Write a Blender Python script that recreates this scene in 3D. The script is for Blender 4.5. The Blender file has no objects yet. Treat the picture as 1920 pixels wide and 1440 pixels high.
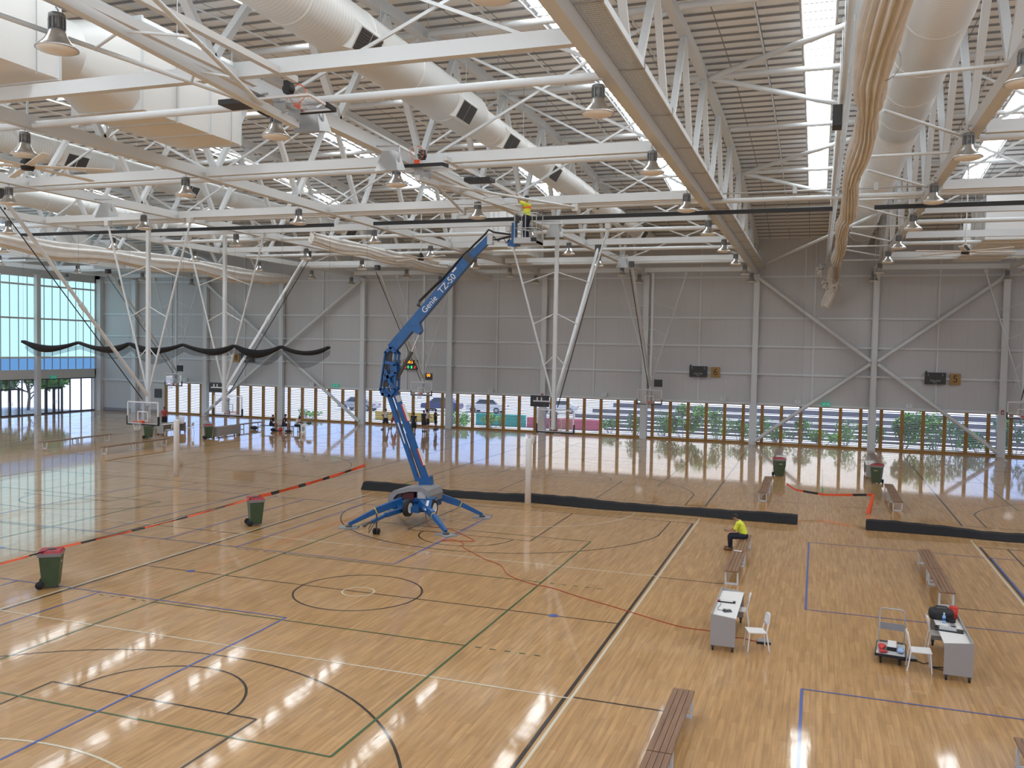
import bpy, bmesh, math, random
from mathutils import Vector, Matrix, Euler
random.seed(7)
PI = math.pi
sc = bpy.context.scene
col = sc.collection
# ---------------------------------------------------------------- camera
CAM = Vector((12.064, -21.774, 6.968)); FPX = 1642.95
YAW, PITCH, ROLL = -0.33479, -0.04093, 0.01888
_f = Vector((math.sin(YAW)*math.cos(PITCH), math.cos(YAW)*math.cos(PITCH), math.sin(PITCH)))
_r = Vector((math.cos(YAW), -math.sin(YAW), 0)); _u = _r.cross(_f)
_r2 = math.cos(ROLL)*_r + math.sin(ROLL)*_u; _u2 = -math.sin(ROLL)*_r + math.cos(ROLL)*_u
cd = bpy.data.cameras.new('camera'); cam = bpy.data.objects.new('camera', cd); col.objects.link(cam)
cd.sensor_fit = 'HORIZONTAL'; cd.sensor_width = 36.0; cd.lens = FPX*36.0/1920.0
cd.clip_start = 0.1; cd.clip_end = 600
cam.matrix_world = Matrix(((_r2.x,_u2.x,-_f.x,CAM.x),(_r2.y,_u2.y,-_f.y,CAM.y),(_r2.z,_u2.z,-_f.z,CAM.z),(0,0,0,1)))
sc.camera = cam
# ---------------------------------------------------------------- light levels
SKYLIGHT = 10.5      # daylight coming through the translucent roof sheets
LEFTGLASS = 1.2     # daylight in the translucent west wall
SUN = 5.5
SKY = 2.7
world = bpy.data.worlds.new('world'); sc.world = world; world.use_nodes = True
wn = world.node_tree.nodes; wl = world.node_tree.links
bg = wn['Background']; bg.inputs['Strength'].default_value = SKY
wtc = wn.new('ShaderNodeTexCoord'); wsx = wn.new('ShaderNodeSeparateXYZ'); wcr = wn.new('ShaderNodeValToRGB')
wl.new(wtc.outputs['Generated'], wsx.inputs[0]); wl.new(wsx.outputs['Z'], wcr.inputs[0]); wl.new(wcr.outputs[0], bg.inputs[0])
wcr.color_ramp.elements[0].position = 0.0; wcr.color_ramp.elements[0].color = (0.95, 0.97, 1.0, 1)
wcr.color_ramp.elements[1].position = 0.6; wcr.color_ramp.elements[1].color = (0.25, 0.45, 0.95, 1)
e = wcr.color_ramp.elements.new(0.055); e.color = (0.42, 0.60, 1.0, 1)
# unseen pale cloud bank, added to whiten the floor's reflection below the right louvres
wcl = wn.new('ShaderNodeValToRGB'); wmx = wn.new('ShaderNodeMix'); wmx.data_type = 'RGBA'
wns = wn.new('ShaderNodeTexNoise'); wns.inputs['Scale'].default_value = 6.0; wad = wn.new('ShaderNodeMath'); wad.operation = 'MULTIPLY_ADD'; wad.inputs[1].default_value = .10
wl.new(wtc.outputs['Generated'], wns.inputs[0]); wl.new(wns.outputs[0], wad.inputs[0]); wl.new(wsx.outputs['X'], wad.inputs[2])
wof = wn.new('ShaderNodeMath'); wof.operation = 'ADD'; wof.inputs[1].default_value = .5; wl.new(wad.outputs[0], wof.inputs[0]); wl.new(wof.outputs[0], wcl.inputs[0])
ce = wcl.color_ramp.elements; ce[0].position = .20; ce[0].color = (0,0,0,1); ce[1].position = .72; ce[1].color = (0,0,0,1)
for p_ in (.26, .64): q_ = ce.new(p_); q_.color = (1,1,1,1)
wl.new(wcl.outputs[0], wmx.inputs[0]); wl.new(wcr.outputs[0], wmx.inputs[6]); wmx.inputs[7].default_value = (.72,.72,.74,1); wl.new(wmx.outputs[2], bg.inputs[0])
sd = bpy.data.lights.new('sun', 'SUN'); sd.energy = SUN; sd.angle = 0.01; sd.color = (1.0, 0.96, 0.9)
so = bpy.data.objects.new('sun', sd); col.objects.link(so)
so.rotation_euler = (math.radians(-8), math.radians(24), 0)
sc.view_settings.view_transform = 'Standard'; sc.view_settings.look = 'None'
sc.view_settings.gamma = 1.0; sc.view_settings.use_curve_mapping = False
sc.view_settings.exposure = 0.0
sc.cycles.max_bounces = 10; sc.cycles.diffuse_bounces = 5; sc.cycles.transparent_max_bounces = 16
sc.cycles.caustics_reflective = False; sc.cycles.caustics_refractive = False
sc.cycles.sample_clamp_indirect = 6.0

def project(p):
    d = Vector(p) - CAM; z = d.dot(_f)
    if z < 0.3: return None
    return (960 + FPX*d.dot(_r2)/z, 720 - FPX*d.dot(_u2)/z)
def seen(*pts, m=60):
    """does any sample point of the segment through pts fall inside the frame (plus a margin)"""
    for a, b in zip(pts, pts[1:]) if len(pts) > 1 else [(pts[0], pts[0])]:
        for i in range(13):
            q = project(Vector(a).lerp(Vector(b), i/12))
            if q and -m < q[0] < 1920+m and -m < q[1] < 1440+m: return True
    return False

# ---------------------------------------------------------------- materials
def mat(name, c, rough=0.5, metal=0.0, spec=0.5, emis=None, es=0.0, alpha=1.0, trans=0.0, coat=0.0):
    m = bpy.data.materials.new(name); m.use_nodes = True
    b = m.node_tree.nodes['Principled BSDF']
    b.inputs['Base Color'].default_value = (*c, 1); b.inputs['Roughness'].default_value = rough
    b.inputs['Metallic'].default_value = metal; b.inputs['Specular IOR Level'].default_value = spec
    if emis: b.inputs['Emission Color'].default_value = (*emis, 1); b.inputs['Emission Strength'].default_value = es
    if trans: b.inputs['Transmission Weight'].default_value = trans
    if coat: b.inputs['Coat Weight'].default_value = coat
    m.diffuse_color = (*c, 1)
    return m
def noisy(m, scale, amt, detail=3, stretch=(1,1,1), bump=0.0):
    """mottle a plain material's own colour a little (wear and grain)"""
    nt = m.node_tree; b = nt.nodes['Principled BSDF']; c = tuple(b.inputs['Base Color'].default_value)
    tc = nt.nodes.new('ShaderNodeTexCoord'); mp = nt.nodes.new('ShaderNodeMapping'); mp.inputs['Scale'].default_value = stretch
    n = nt.nodes.new('ShaderNodeTexNoise'); n.inputs['Scale'].default_value = scale; n.inputs['Detail'].default_value = detail
    r = nt.nodes.new('ShaderNodeValToRGB')
    r.color_ramp.elements[0].position = .3; r.color_ramp.elements[1].position = .7
    r.color_ramp.elements[0].color = tuple(x*(1-amt) for x in c[:3])+(1,); r.color_ramp.elements[1].color = tuple(min(1,x*(1+amt)) for x in c[:3])+(1,)
    L = nt.links; L.new(tc.outputs['Object'], mp.inputs[0]); L.new(mp.outputs[0], n.inputs[0]); L.new(n.outputs[0], r.inputs[0]); L.new(r.outputs[0], b.inputs['Base Color'])
    if bump:
        bp = nt.nodes.new('ShaderNodeBump'); bp.inputs['Strength'].default_value = bump; bp.inputs['Distance'].default_value = .02
        L.new(n.outputs[0], bp.inputs['Height']); L.new(bp.outputs[0], b.inputs['Normal'])
    return m
def see(name, c, clear, rough=0.4, gloss=False):
    """mesh netting or thin glass: mostly transparent"""
    m = bpy.data.materials.new(name); m.use_nodes = True; nt = m.node_tree; b = nt.nodes['Principled BSDF']
    b.inputs['Base Color'].default_value = (*c, 1); b.inputs['Roughness'].default_value = rough
    t = nt.nodes.new('ShaderNodeBsdfTransparent'); mx = nt.nodes.new('ShaderNodeMixShader'); mx.inputs[0].default_value = 1-clear
    if gloss:
        g = nt.nodes.new('ShaderNodeBsdfGlossy'); g.inputs['Roughness'].default_value = .03; src = g.outputs[0]
    else: src = b.outputs[0]
    L = nt.links; L.new(t.outputs[0], mx.inputs[1]); L.new(src, mx.inputs[2]); L.new(mx.outputs[0], nt.nodes['Material Output'].inputs[0])
    return m
def emit(name, c, s):
    m = bpy.data.materials.new(name); m.use_nodes = True; nt = m.node_tree
    e = nt.nodes.new('ShaderNodeEmission'); e.inputs[0].default_value = (*c, 1); e.inputs[1].default_value = s
    nt.links.new(e.outputs[0], nt.nodes['Material Output'].inputs[0]); return m

M = {}
M['steel'] = mat('white_steel', (.66,.695,.725), .45)
M['steelg'] = mat('pale_grey_steel', (.62,.62,.62), .45)
M['galv'] = mat('galvanised', (.45,.46,.47), .4, .6)
M['black'] = mat('black', (.015,.015,.017), .55)
M['blackc'] = mat('black_cloth', (.012,.012,.014), .9)
M['rubber'] = mat('rubber', (.02,.02,.02), .8)
M['dark'] = mat('dark_grey', (.07,.07,.075), .5)
M['grey'] = mat('mid_grey', (.27,.27,.28), .5)
M['lgrey'] = mat('light_grey', (.5,.5,.5), .5)
M['white'] = mat('white_paint', (.8,.8,.79), .4)
M['plastic'] = mat('white_plastic', (.82,.82,.82), .35)
M['duct'] = mat('duct_white', (.76,.78,.78), .42)
M['ahu'] = mat('unit_white', (.78,.80,.81), .5)
M['alu'] = mat('spun_aluminium', (.62,.63,.64), .22, .9)
M['ballast'] = mat('ballast_grey', (.22,.23,.24), .45, .5)
M['lens'] = mat('lamp_lens', (.82,.8,.77), .35)
M['blue'] = noisy(mat('lift_blue', (.012,.10,.30), .35), 3, .12)
M['wood'] = noisy(mat('bench_wood', (.23,.125,.07), .45), 3, .25, stretch=(12,.6,4))
M['gold'] = noisy(mat('gold_ply', (.33,.17,.03), .5), 3, .15, stretch=(8,8,1))
M['green'] = noisy(mat('bin_green', (.05,.085,.038), .45), 4, .1)
M['red'] = mat('red', (.36,.022,.035), .45)
M['redcloth'] = mat('red_cloth', (.5,.04,.04), .8)
M['rim'] = mat('rim_orange', (.75,.09,.02), .4)
M['orange'] = mat('orange_cord', (.42,.07,.025), .6)
M['hivis'] = noisy(mat('hi_vis_yellow', (.70,.78,.06), .7), 8, .1)
M['hiorange'] = mat('hi_vis_orange', (.85,.2,.03), .7)
M['navy'] = noisy(mat('navy_cloth', (.012,.014,.03), .85), 8, .2)
M['skin'] = mat('skin', (.36,.19,.12), .5)
M['skind'] = mat('skin_dark', (.16,.08,.05), .5)
M['hair'] = mat('hair', (.012,.01,.009), .6)
M['maroon'] = mat('maroon', (.09,.02,.022), .6)
M['boot'] = mat('boot_brown', (.16,.085,.045), .7)
M['wshirt'] = mat('white_cloth', (.7,.68,.67), .85)
M['blkshirt'] = mat('black_shirt', (.02,.022,.03), .85)
M['rshirt'] = mat('red_shirt', (.42,.06,.07), .85)
M['curtain'] = noisy(mat('beige_curtain', (.76,.755,.745), .85), 2, .06)
M['pad'] = mat('white_padding', (.80,.79,.77), .45)
M['glass'] = see('clear_glass', (1,1,1), .90, gloss=True)
M['bglass'] = see('backboard_glass', (1,1,1), .86, gloss=True)
M['net'] = see('dark_netting', (.10,.095,.09), .94)
M['rawnet'] = see('bunched_netting', (.015,.015,.02), .55)
M['wnet'] = see('white_cord_net', (.8,.8,.8), .45)
M['wire'] = see('wire_mesh', (.70,.66,.6), .25)
M['ledred'] = emit('led_red', (1,.03,.02), 3.0)
M['ledamb'] = emit('led_amber', (1,.35,.02), 3.0)
M['ledgrn'] = emit('led_green', (.03,1,.25), 2.2)
M['exit'] = mat('exit_green', (.01,.32,.2), .4, emis=(.02,.5,.32), es=.35)
M['signgold'] = noisy(mat('sign_gold', (.36,.20,.05), .5), 4, .12)
M['num'] = mat('number_brown', (.035,.02,.008), .6)
M['scorebox'] = mat('score_black', (.025,.025,.028), .5)
M['boardtxt'] = mat('board_text', (.55,.55,.58), .6)
M['louvre'] = mat('louvre_slat', (.10,.105,.125), .5)
M['frame'] = mat('door_frame', (.05,.055,.06), .4)
M['mirror'] = mat('rim_white', (.75,.75,.78), .35)
M['bottle'] = mat('water_bottle', (.35,.5,.75), .15)
M['leaf'] = noisy(mat('leaf_green', (.19,.42,.06), .6), .8, .5)
M['leaf2'] = noisy(mat('leaf_deep', (.12,.31,.05), .6), .8, .5)
M['bark'] = mat('bark', (.22,.19,.16), .9)
M['concrete'] = noisy(mat('pavement_concrete', (.55,.54,.53), .9), .3, .08)
M['fence'] = mat('fence_grey', (.13,.125,.14), .7)
M['teal'] = mat('teal_paint', (.01,.40,.36), .6)
M['pink'] = mat('pink_paint', (.62,.10,.17), .6)
M['yellow'] = mat('yellow_paint', (.65,.48,.04), .6)
M['carblue'] = mat('car_blue', (.015,.03,.13), .25)
M['carwhite'] = mat('car_white', (.75,.75,.75), .25)
M['carsilver'] = mat('car_silver', (.42,.43,.45), .25)
M['tint'] = mat('car_glass', (.02,.025,.03), .1)
M['facade'] = mat('facade_white', (.72,.72,.72), .8)

def floor_material():
    m = bpy.data.materials.new('maple_floor'); m.use_nodes = True; nt = m.node_tree; L = nt.links; b = nt.nodes['Principled BSDF']
    tc = nt.nodes.new('ShaderNodeTexCoord'); sx = nt.nodes.new('ShaderNodeSeparateXYZ'); cx = nt.nodes.new('ShaderNodeCombineXYZ')
    L.new(tc.outputs['Object'], sx.inputs[0]); L.new(sx.outputs['Y'], cx.inputs['X']); L.new(sx.outputs['X'], cx.inputs['Y'])
    br = nt.nodes.new('ShaderNodeTexBrick'); br.offset = .37; br.offset_frequency = 2; br.squash = .8; br.squash_frequency = 3
    br.inputs['Scale'].default_value = 1; br.inputs['Brick Width'].default_value = 1.15; br.inputs['Row Height'].default_value = .125
    br.inputs['Mortar Size'].default_value = .0025; br.inputs['Mortar Smooth'].default_value = .3; br.inputs['Bias'].default_value = -.15
    br.inputs['Color1'].default_value = (.53,.31,.128,1); br.inputs['Color2'].default_value = (.435,.243,.095,1); br.inputs['Mortar'].default_value = (.25,.135,.06,1)
    L.new(cx.outputs[0], br.inputs[0])
    mp = nt.nodes.new('ShaderNodeMapping'); mp.inputs['Scale'].default_value = (14, .9, 1); L.new(tc.outputs['Object'], mp.inputs[0])
    n = nt.nodes.new('ShaderNodeTexNoise'); n.inputs['Scale'].default_value = 1.0; n.inputs['Detail'].default_value = 4; L.new(mp.outputs[0], n.inputs[0])
    r = nt.nodes.new('ShaderNodeValToRGB'); r.color_ramp.elements[0].position = .32; r.color_ramp.elements[1].position = .68
    r.color_ramp.elements[0].color = (.80,.78,.75,1); r.color_ramp.elements[1].color = (1.13,1.13,1.13,1); L.new(n.outputs[0], r.inputs[0])
    mx = nt.nodes.new('ShaderNodeMix'); mx.data_type = 'RGBA'; mx.blend_type = 'MULTIPLY'; mx.inputs[0].default_value = 1
    L.new(br.outputs['Color'], mx.inputs[6]); L.new(r.outputs[0], mx.inputs[7]); L.new(mx.outputs[2], b.inputs['Base Color'])
    b.inputs['Roughness'].default_value = .45; b.inputs['Specular IOR Level'].default_value = .25
    b.inputs['Coat Weight'].default_value = .88; b.inputs['Coat Roughness'].default_value = .055
    n2 = nt.nodes.new('ShaderNodeTexNoise'); n2.inputs['Scale'].default_value = 2.2; n2.inputs['Detail'].default_value = 2; mp2 = nt.nodes.new('ShaderNodeMapping'); mp2.inputs['Scale'].default_value = (3.2,.55,1); L.new(tc.outputs['Object'], mp2.inputs[0]); L.new(mp2.outputs[0], n2.inputs[0])
    bp = nt.nodes.new('ShaderNodeBump'); bp.inputs['Strength'].default_value = .05; bp.inputs['Distance'].default_value = .01
    L.new(n2.outputs[0], bp.inputs['Height']); L.new(bp.outputs[0], b.inputs['Normal']); L.new(bp.outputs[0], b.inputs['Coat Normal'])
    return m
M['floor'] = floor_material()
def stripes(name, c, c2, axis, pitch, width, rough=.6, bump=0):
    """sheet cladding: base colour with thin joint lines every `pitch` metres along an axis"""
    m = mat(name, c, rough); nt = m.node_tree; L = nt.links; b = nt.nodes['Principled BSDF']
    tc = nt.nodes.new('ShaderNodeTexCoord'); sx = nt.nodes.new('ShaderNodeSeparateXYZ'); L.new(tc.outputs['Object'], sx.inputs[0])
    d = nt.nodes.new('ShaderNodeMath'); d.operation = 'DIVIDE'; d.inputs[1].default_value = pitch; L.new(sx.outputs[axis], d.inputs[0])
    f = nt.nodes.new('ShaderNodeMath'); f.operation = 'FRACT'; L.new(d.outputs[0], f.inputs[0])
    lt = nt.nodes.new('ShaderNodeMath'); lt.operation = 'LESS_THAN'; lt.inputs[1].default_value = width/pitch; L.new(f.outputs[0], lt.inputs[0])
    mx = nt.nodes.new('ShaderNodeMix'); mx.data_type = 'RGBA'; mx.inputs[6].default_value = (*c,1); mx.inputs[7].default_value = (*c2,1)
    L.new(lt.outputs[0], mx.inputs[0]); L.new(mx.outputs[2], b.inputs['Base Color'])
    if bump:
        w = nt.nodes.new('ShaderNodeTexWave'); w.bands_direction = axis; w.inputs['Scale'].default_value = bump; L.new(tc.outputs['Object'], w.inputs[0])
        bp = nt.nodes.new('ShaderNodeBump'); bp.inputs['Strength'].default_value = .35; bp.inputs['Distance'].default_value = .02
        L.new(w.outputs[0], bp.inputs['Height']); L.new(bp.outputs[0], b.inputs['Normal'])
    return m
M['wallpanel'] = stripes('wall_cladding', (.55,.555,.575), (.47,.475,.49), 'X', 1.05, .02)
M['wallside'] = stripes('wall_cladding_side', (.55,.55,.55), (.45,.45,.45), 'Y', 1.05, .02)
M['roof'] = stripes('roof_insulation', (.82,.835,.84), (.30,.30,.30), 'X', 1.4, .045)
M['spiral'] = stripes('spiral_duct', (.76,.78,.78), (.63,.64,.64), 'Y', .14, .02, .4)
def left_glass():
    m = emit('translucent_sheet', (.52,.88,1.0), LEFTGLASS); return m
M['translucent'] = left_glass()
M['transblue'] = emit('translucent_tinted_sheet', (.20,.46,.92), LEFTGLASS*.62)
M['skylight'] = emit('skylight_sheet', (.93,.98,1.0), SKYLIGHT)

# ---------------------------------------------------------------- geometry helpers
class G:
    def __init__(s): s.v = []; s.f = []; s.sm = []
    def add(s, vs, fs, smooth=False):
        o = len(s.v); s.v += [tuple(p) for p in vs]; s.f += [tuple(i+o for i in q) for q in fs]; s.sm += [smooth]*len(fs); return s
    def box(s, x0, x1, y0, y1, z0, z1):
        return s.add([(x0,y0,z0),(x1,y0,z0),(x1,y1,z0),(x0,y1,z0),(x0,y0,z1),(x1,y0,z1),(x1,y1,z1),(x0,y1,z1)],
              [(3,2,1,0),(4,5,6,7),(0,1,5,4),(1,2,6,5),(2,3,7,6),(3,0,4,7)])
    def cbox(s, c, d): return s.box(c[0]-d[0]/2,c[0]+d[0]/2,c[1]-d[1]/2,c[1]+d[1]/2,c[2]-d[2]/2,c[2]+d[2]/2)
    def hexa(s, b, t):   # 4 bottom points, 4 top points
        return s.add(list(b)+list(t), [(3,2,1,0),(4,5,6,7),(0,1,5,4),(1,2,6,5),(2,3,7,6),(3,0,4,7)])
    def bar(s, a, b, w, h, up=(0,0,1), w1=None, h1=None):
        a = Vector(a); b = Vector(b); d = (b-a).normalized(); u = Vector(up)
        if abs(d.dot(u)) > .99: u = Vector((0,1,0))
        x = d.cross(u).normalized(); y = x.cross(d).normalized(); w1 = w if w1 is None else w1; h1 = h if h1 is None else h1
        q = lambda p,ww,hh: [p-x*ww/2-y*hh/2, p+x*ww/2-y*hh/2, p+x*ww/2+y*hh/2, p-x*ww/2+y*hh/2]
        return s.hexa(q(a,w,h), q(b,w1,h1))
    def ring(s, a, d, r, n):
        d = Vector(d).normalized(); u = Vector((0,0,1)) if abs(d.z) < .95 else Vector((1,0,0))
        x = d.cross(u).normalized(); y = x.cross(d).normalized()
        return [Vector(a)+r*(math.cos(2*PI*i/n)*x+math.sin(2*PI*i/n)*y) for i in range(n)]
    def tube(s, a, b, r, r1=None, n=10, cap=True):
        a = Vector(a); b = Vector(b); d = b-a; r1 = r if r1 is None else r1
        A = s.ring(a,d,r,n); B = s.ring(b,d,r1,n)
        s.add(A+B, [(i,(i+1)%n,n+(i+1)%n,n+i) for i in range(n)], True)
        if cap: s.add(A, [tuple(range(n-1,-1,-1))]); s.add(B, [tuple(range(n))])
        return s
    def path(s, pts, r, n=6, closed=False):
        pts = [Vector(p) for p in pts]; m = len(pts); R = []
        for i,p in enumerate(pts):
            d = (pts[(i+1)%m]-pts[i-1]) if closed else (pts[min(i+1,m-1)]-pts[max(i-1,0)])
            R += s.ring(p, d, r if not callable(r) else r(i/(m-1)), n)
        fs = []
        for i in range(m if closed else m-1):
            j = (i+1)%m
            fs += [(i*n+k, i*n+(k+1)%n, j*n+(k+1)%n, j*n+k) for k in range(n)]
        s.add(R, fs, True)
        if not closed: s.add(R[:n], [tuple(range(n-1,-1,-1))]); s.add(R[-n:], [tuple(range(n))])
        return s
    def lathe(s, prof, n=20, o=(0,0,0), smooth=True, axis='z'):
        vs = []; m = len(prof)
        for r,z in prof:
            for i in range(n):
                a = 2*PI*i/n; p = (r*math.cos(a), r*math.sin(a), z)
                if axis == 'x': p = (z, r*math.cos(a), r*math.sin(a))
                if axis == 'y': p = (r*math.sin(a), z, r*math.cos(a))
                vs.append((p[0]+o[0],p[1]+o[1],p[2]+o[2]))
        fs = [(j*n+i, j*n+(i+1)%n, (j+1)*n+(i+1)%n, (j+1)*n+i) for j in range(m-1) for i in range(n)]
        return s.add(vs, fs, smooth)
    def disc(s, c, r, n=20, axis='z'):
        vs = []
        for i in range(n):
            a = 2*PI*i/n; p = (r*math.cos(a), r*math.sin(a), 0)
            if axis == 'x': p = (0, p[0], p[1])
            if axis == 'y': p = (p[1], 0, p[0])
            vs.append((p[0]+c[0],p[1]+c[1],p[2]+c[2]))
        return s.add(vs, [tuple(range(n))])
    def prism(s, poly, a, b, plane='xz'):   # polygon extruded along the third axis from a to b
        n = len(poly)
        P = {'xz': lambda p,t: (p[0],t,p[1]), 'yz': lambda p,t: (t,p[0],p[1]), 'xy': lambda p,t: (p[0],p[1],t)}[plane]
        vs = [P(p,a) for p in poly]+[P(p,b) for p in poly]
        return s.add(vs, [tuple(range(n-1,-1,-1)), tuple(range(n,2*n))]+[(i,(i+1)%n,n+(i+1)%n,n+i) for i in range(n)])
    def ball(s, c, r, n=12, m=8, R=None):
        r = (r,r,r) if not hasattr(r,'__len__') else r; vs = []
        for j in range(m+1):
            t = PI*j/m
            for i in range(n):
                a = 2*PI*i/n; p = Vector((r[0]*math.sin(t)*math.cos(a), r[1]*math.sin(t)*math.sin(a), r[2]*math.cos(t)))
                if R: p = R @ p
                vs.append(p+Vector(c))
        return s.add(vs, [(j*n+i, (j+1)*n+i, (j+1)*n+(i+1)%n, j*n+(i+1)%n) for j in range(m) for i in range(n)], True)
    def capsule(s, a, b, r0, r1, n=10):
        a = Vector(a); b = Vector(b); s.tube(a, b, r0, r1, n, False); s.ball(a, r0, n, 6); s.ball(b, r1, n, 6); return s
    def quad(s, *p): return s.add(p, [tuple(range(len(p)))])
    def xf(s, fn): s.v = [tuple(fn(Vector(p))) for p in s.v]; return s
    def mesh(s, name):
        me = bpy.data.meshes.new(name); me.from_pydata(s.v, [], s.f); me.polygons.foreach_set('use_smooth', s.sm); me.update(); return me
def obj(name, g, m, parent=None, fix=True):
    me = g.mesh(name) if isinstance(g, G) else g
    if fix and isinstance(g, G):
        bm = bmesh.new(); bm.from_mesh(me); bmesh.ops.recalc_face_normals(bm, faces=bm.faces); bm.to_mesh(me); bm.free()
    if m is not None: me.materials.append(M[m] if isinstance(m, str) else m)
    o = bpy.data.objects.new(name, me); col.objects.link(o)
    if parent: o.parent = parent
    return o
def thing(name, label, cat, loc=(0,0,0), rz=0, group=None):
    o = bpy.data.objects.new(name, None); col.objects.link(o); o.empty_display_size = .2
    o.location = loc; o.rotation_euler = (0,0,rz); o['label'] = label; o['category'] = cat
    if group: o['group'] = group
    return o
def tag(o, label, cat, group=None):
    o['label'] = label; o['category'] = cat
    if group: o['group'] = group
    return o
def struct(name, g, m, parent=None):
    o = obj(name, g, m, parent)
    if not parent: o['kind'] = 'structure'
    return o
def dup(root, loc, rz=0, label=None, group=None):
    def cp(o, par):
        c = o.copy(); col.objects.link(c); c.parent = par
        for ch in kids.get(o.name, []): cp(ch, c)
        return c
    kids = {}
    for o in list(root.children_recursive): kids.setdefault(o.parent.name, []).append(o)
    r = cp(root, None); r.location = loc; r.rotation_euler = (0,0,rz)
    if label: r['label'] = label
    if group: r['group'] = group
    return r
def text(s, size, m, parent, loc, rot, name='lettering', ext=.004, ax='CENTER'):
    c = bpy.data.curves.new(name, 'FONT'); c.body = s; c.size = size; c.extrude = ext; c.align_x = ax; c.align_y = 'CENTER'; c.resolution_u = 3
    o = bpy.data.objects.new(name, c); col.objects.link(o)
    me = bpy.data.meshes.new_from_object(o.evaluated_get(bpy.context.evaluated_depsgraph_get()))
    bpy.data.objects.remove(o); bpy.data.curves.remove(c)
    p = obj(name, me, m, parent); p.location = loc
    p.rotation_euler = rot if not isinstance(rot, Matrix) else rot.to_euler()
    return p
ORD = ['first','second','third','fourth','fifth','sixth','seventh','eighth','ninth','tenth','eleventh','twelfth']
BAY = 8.39
TX = lambda k: -0.83 + BAY*k
YW = 47.53; XL = -55.8; XR = 41.0; YN = -25.0
zc = lambda y: 17.85 - .0028*(y-15.9)**2        # top chord line
zr = lambda y: zc(y) + .45                       # roof underside
FY = [-10.75,-2.6,5.55,13.75,21.95,30.15,38.35]  # sway frames

# ================================================================ SETTING
fl = struct('floor', G().box(XL-.2,XR,YN,YW+.25,-.3,0), 'floor')
mk_b, mk_w, mk_g, mk_u = G(), G(), G(), G()
def ln(g, x0, y0, x1, y1, w=.055, z=.003):
    d = Vector((x1-x0, y1-y0)); d.normalize(); nx, ny = -d.y*w/2, d.x*w/2
    g.quad((x0+nx,y0+ny,z),(x0-nx,y0-ny,z),(x1-nx,y1-ny,z),(x1+nx,y1+ny,z))
def arc(g, cx, cy, r, a0, a1, w=.055, n=48, z=.003):
    vs = []; 
    for i in range(n+1):
        a = math.radians(a0+(a1-a0)*i/n)
        vs += [(cx+(r-w/2)*math.cos(a), cy+(r-w/2)*math.sin(a), z), (cx+(r+w/2)*math.cos(a), cy+(r+w/2)*math.sin(a), z)]
    g.add(vs, [(2*i,2*i+1,2*i+3,2*i+2) for i in range(n)])
def court(cx, cy):
    B = mk_b
    for s in (-1,1):
        ln(B, cx+s*7.5, cy-14, cx+s*7.5, cy+14, .085); ln(B, cx-7.5, cy+s*14, cx+7.5, cy+s*14)
        for t in (-1,1): ln(B, cx+t*2.45, cy+s*14, cx+t*2.45, cy+s*8.2); ln(B, cx+t*6.6, cy+s*14, cx+t*6.6, cy+s*11.0)
        ln(B, cx-2.45, cy+s*8.2, cx+2.45, cy+s*8.2)
        arc(B, cx, cy+s*8.2, 1.8, 180 if s>0 else 0, 360 if s>0 else 180)
        a = math.degrees(math.atan2(1.425, 6.6))
        if s > 0: arc(B, cx, cy+12.425, 6.75, 180+a, 360-a)
        else: arc(B, cx, cy-12.425, 6.75, a, 180-a)
        for t in (-1,1): ln(B, cx+t*7.6, cy+s*5.0, cx+t*9.6, cy+s*5.0)
        if cy == 0:
            ln(mk_w, cx+s*7.625, cy-15.25, cx+s*7.625, cy+15.25, .06, .0035); ln(mk_w, cx-7.6, cy+s*15.25, cx+7.6, cy+s*15.25)
            ln(mk_w, cx-7.6, cy+s*5.08, cx+7.6, cy+s*5.08, .05, .0045)
            arc(mk_w, cx, cy+s*15.25, 4.9, 180 if s>0 else 0, 360 if s>0 else 180, .05, 48, .0045)
        ln(mk_g, cx+s*4.5, cy-9, cx+s*4.5, cy+9, .06, .005); ln(mk_g, cx-4.5, cy+s*9, cx+4.5, cy+s*9, .05, .005); ln(mk_g, cx-4.5, cy+s*3, cx+4.5, cy+s*3, .05, .005)
        for t in (-1,1):
            for i in range(5): ln(mk_g, cx+t*(4.75+.36*i), cy+s*3, cx+t*(4.9+.36*i), cy+s*3, .05, .005)
    ln(B, cx-7.5, cy, cx+7.5, cy, .05); arc(B, cx, cy, 1.8, 0, 360); arc(mk_w, cx, cy, .45, 0, 360, .05, 32, .0045)
    for t in (-1,1): arc(mk_u, cx+t*5.75, cy, .07, 0, 360, .13, 16, .006)
for cx in (-44.6,-19.2,0,25.4):
    for cy in (0,32.2): court(cx, cy)
def bluecourt(x0, y0):
    x1, y1 = x0+18, y0+9
    for a in (x0,x1,x0+9,x0+6,x0+12): ln(mk_u, a, y0, a, y1, .06, .006)
    for b in (y0,y1): ln(mk_u, x0, b, x1, b, .05, .006)
for x0 in (-18.5, 11.97):
    bluecourt(x0, 3.2); bluecourt(x0, -11.8)
ln(mk_g, 12.5, 23.5, 12.55, 34, .07, .005)
for (x0,y0,x1,y1) in ((10.1,21.0,11.7,21.0),(13.4,20.9,15.2,20.9),(-35.0,20.3,-33.0,20.3),(-31.2,19.9,-29.3,19.9)): ln(mk_b, x0, y0, x1, y1, .06)
GLOSS = dict(rough=.12)
for nm, g, c in (('basketball_marking',mk_b,(.018,.010,.006)),('netball_marking',mk_w,(.66,.60,.46)),('volleyball_marking',mk_g,(.035,.10,.03)),('badminton_marking',mk_u,(.07,.11,.36))):
    mm = mat(nm, c, .4, spec=.25, coat=.78); mm.node_tree.nodes['Principled BSDF'].inputs['Coat Roughness'].default_value = .055
    obj(nm, g, mm, fl)

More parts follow.
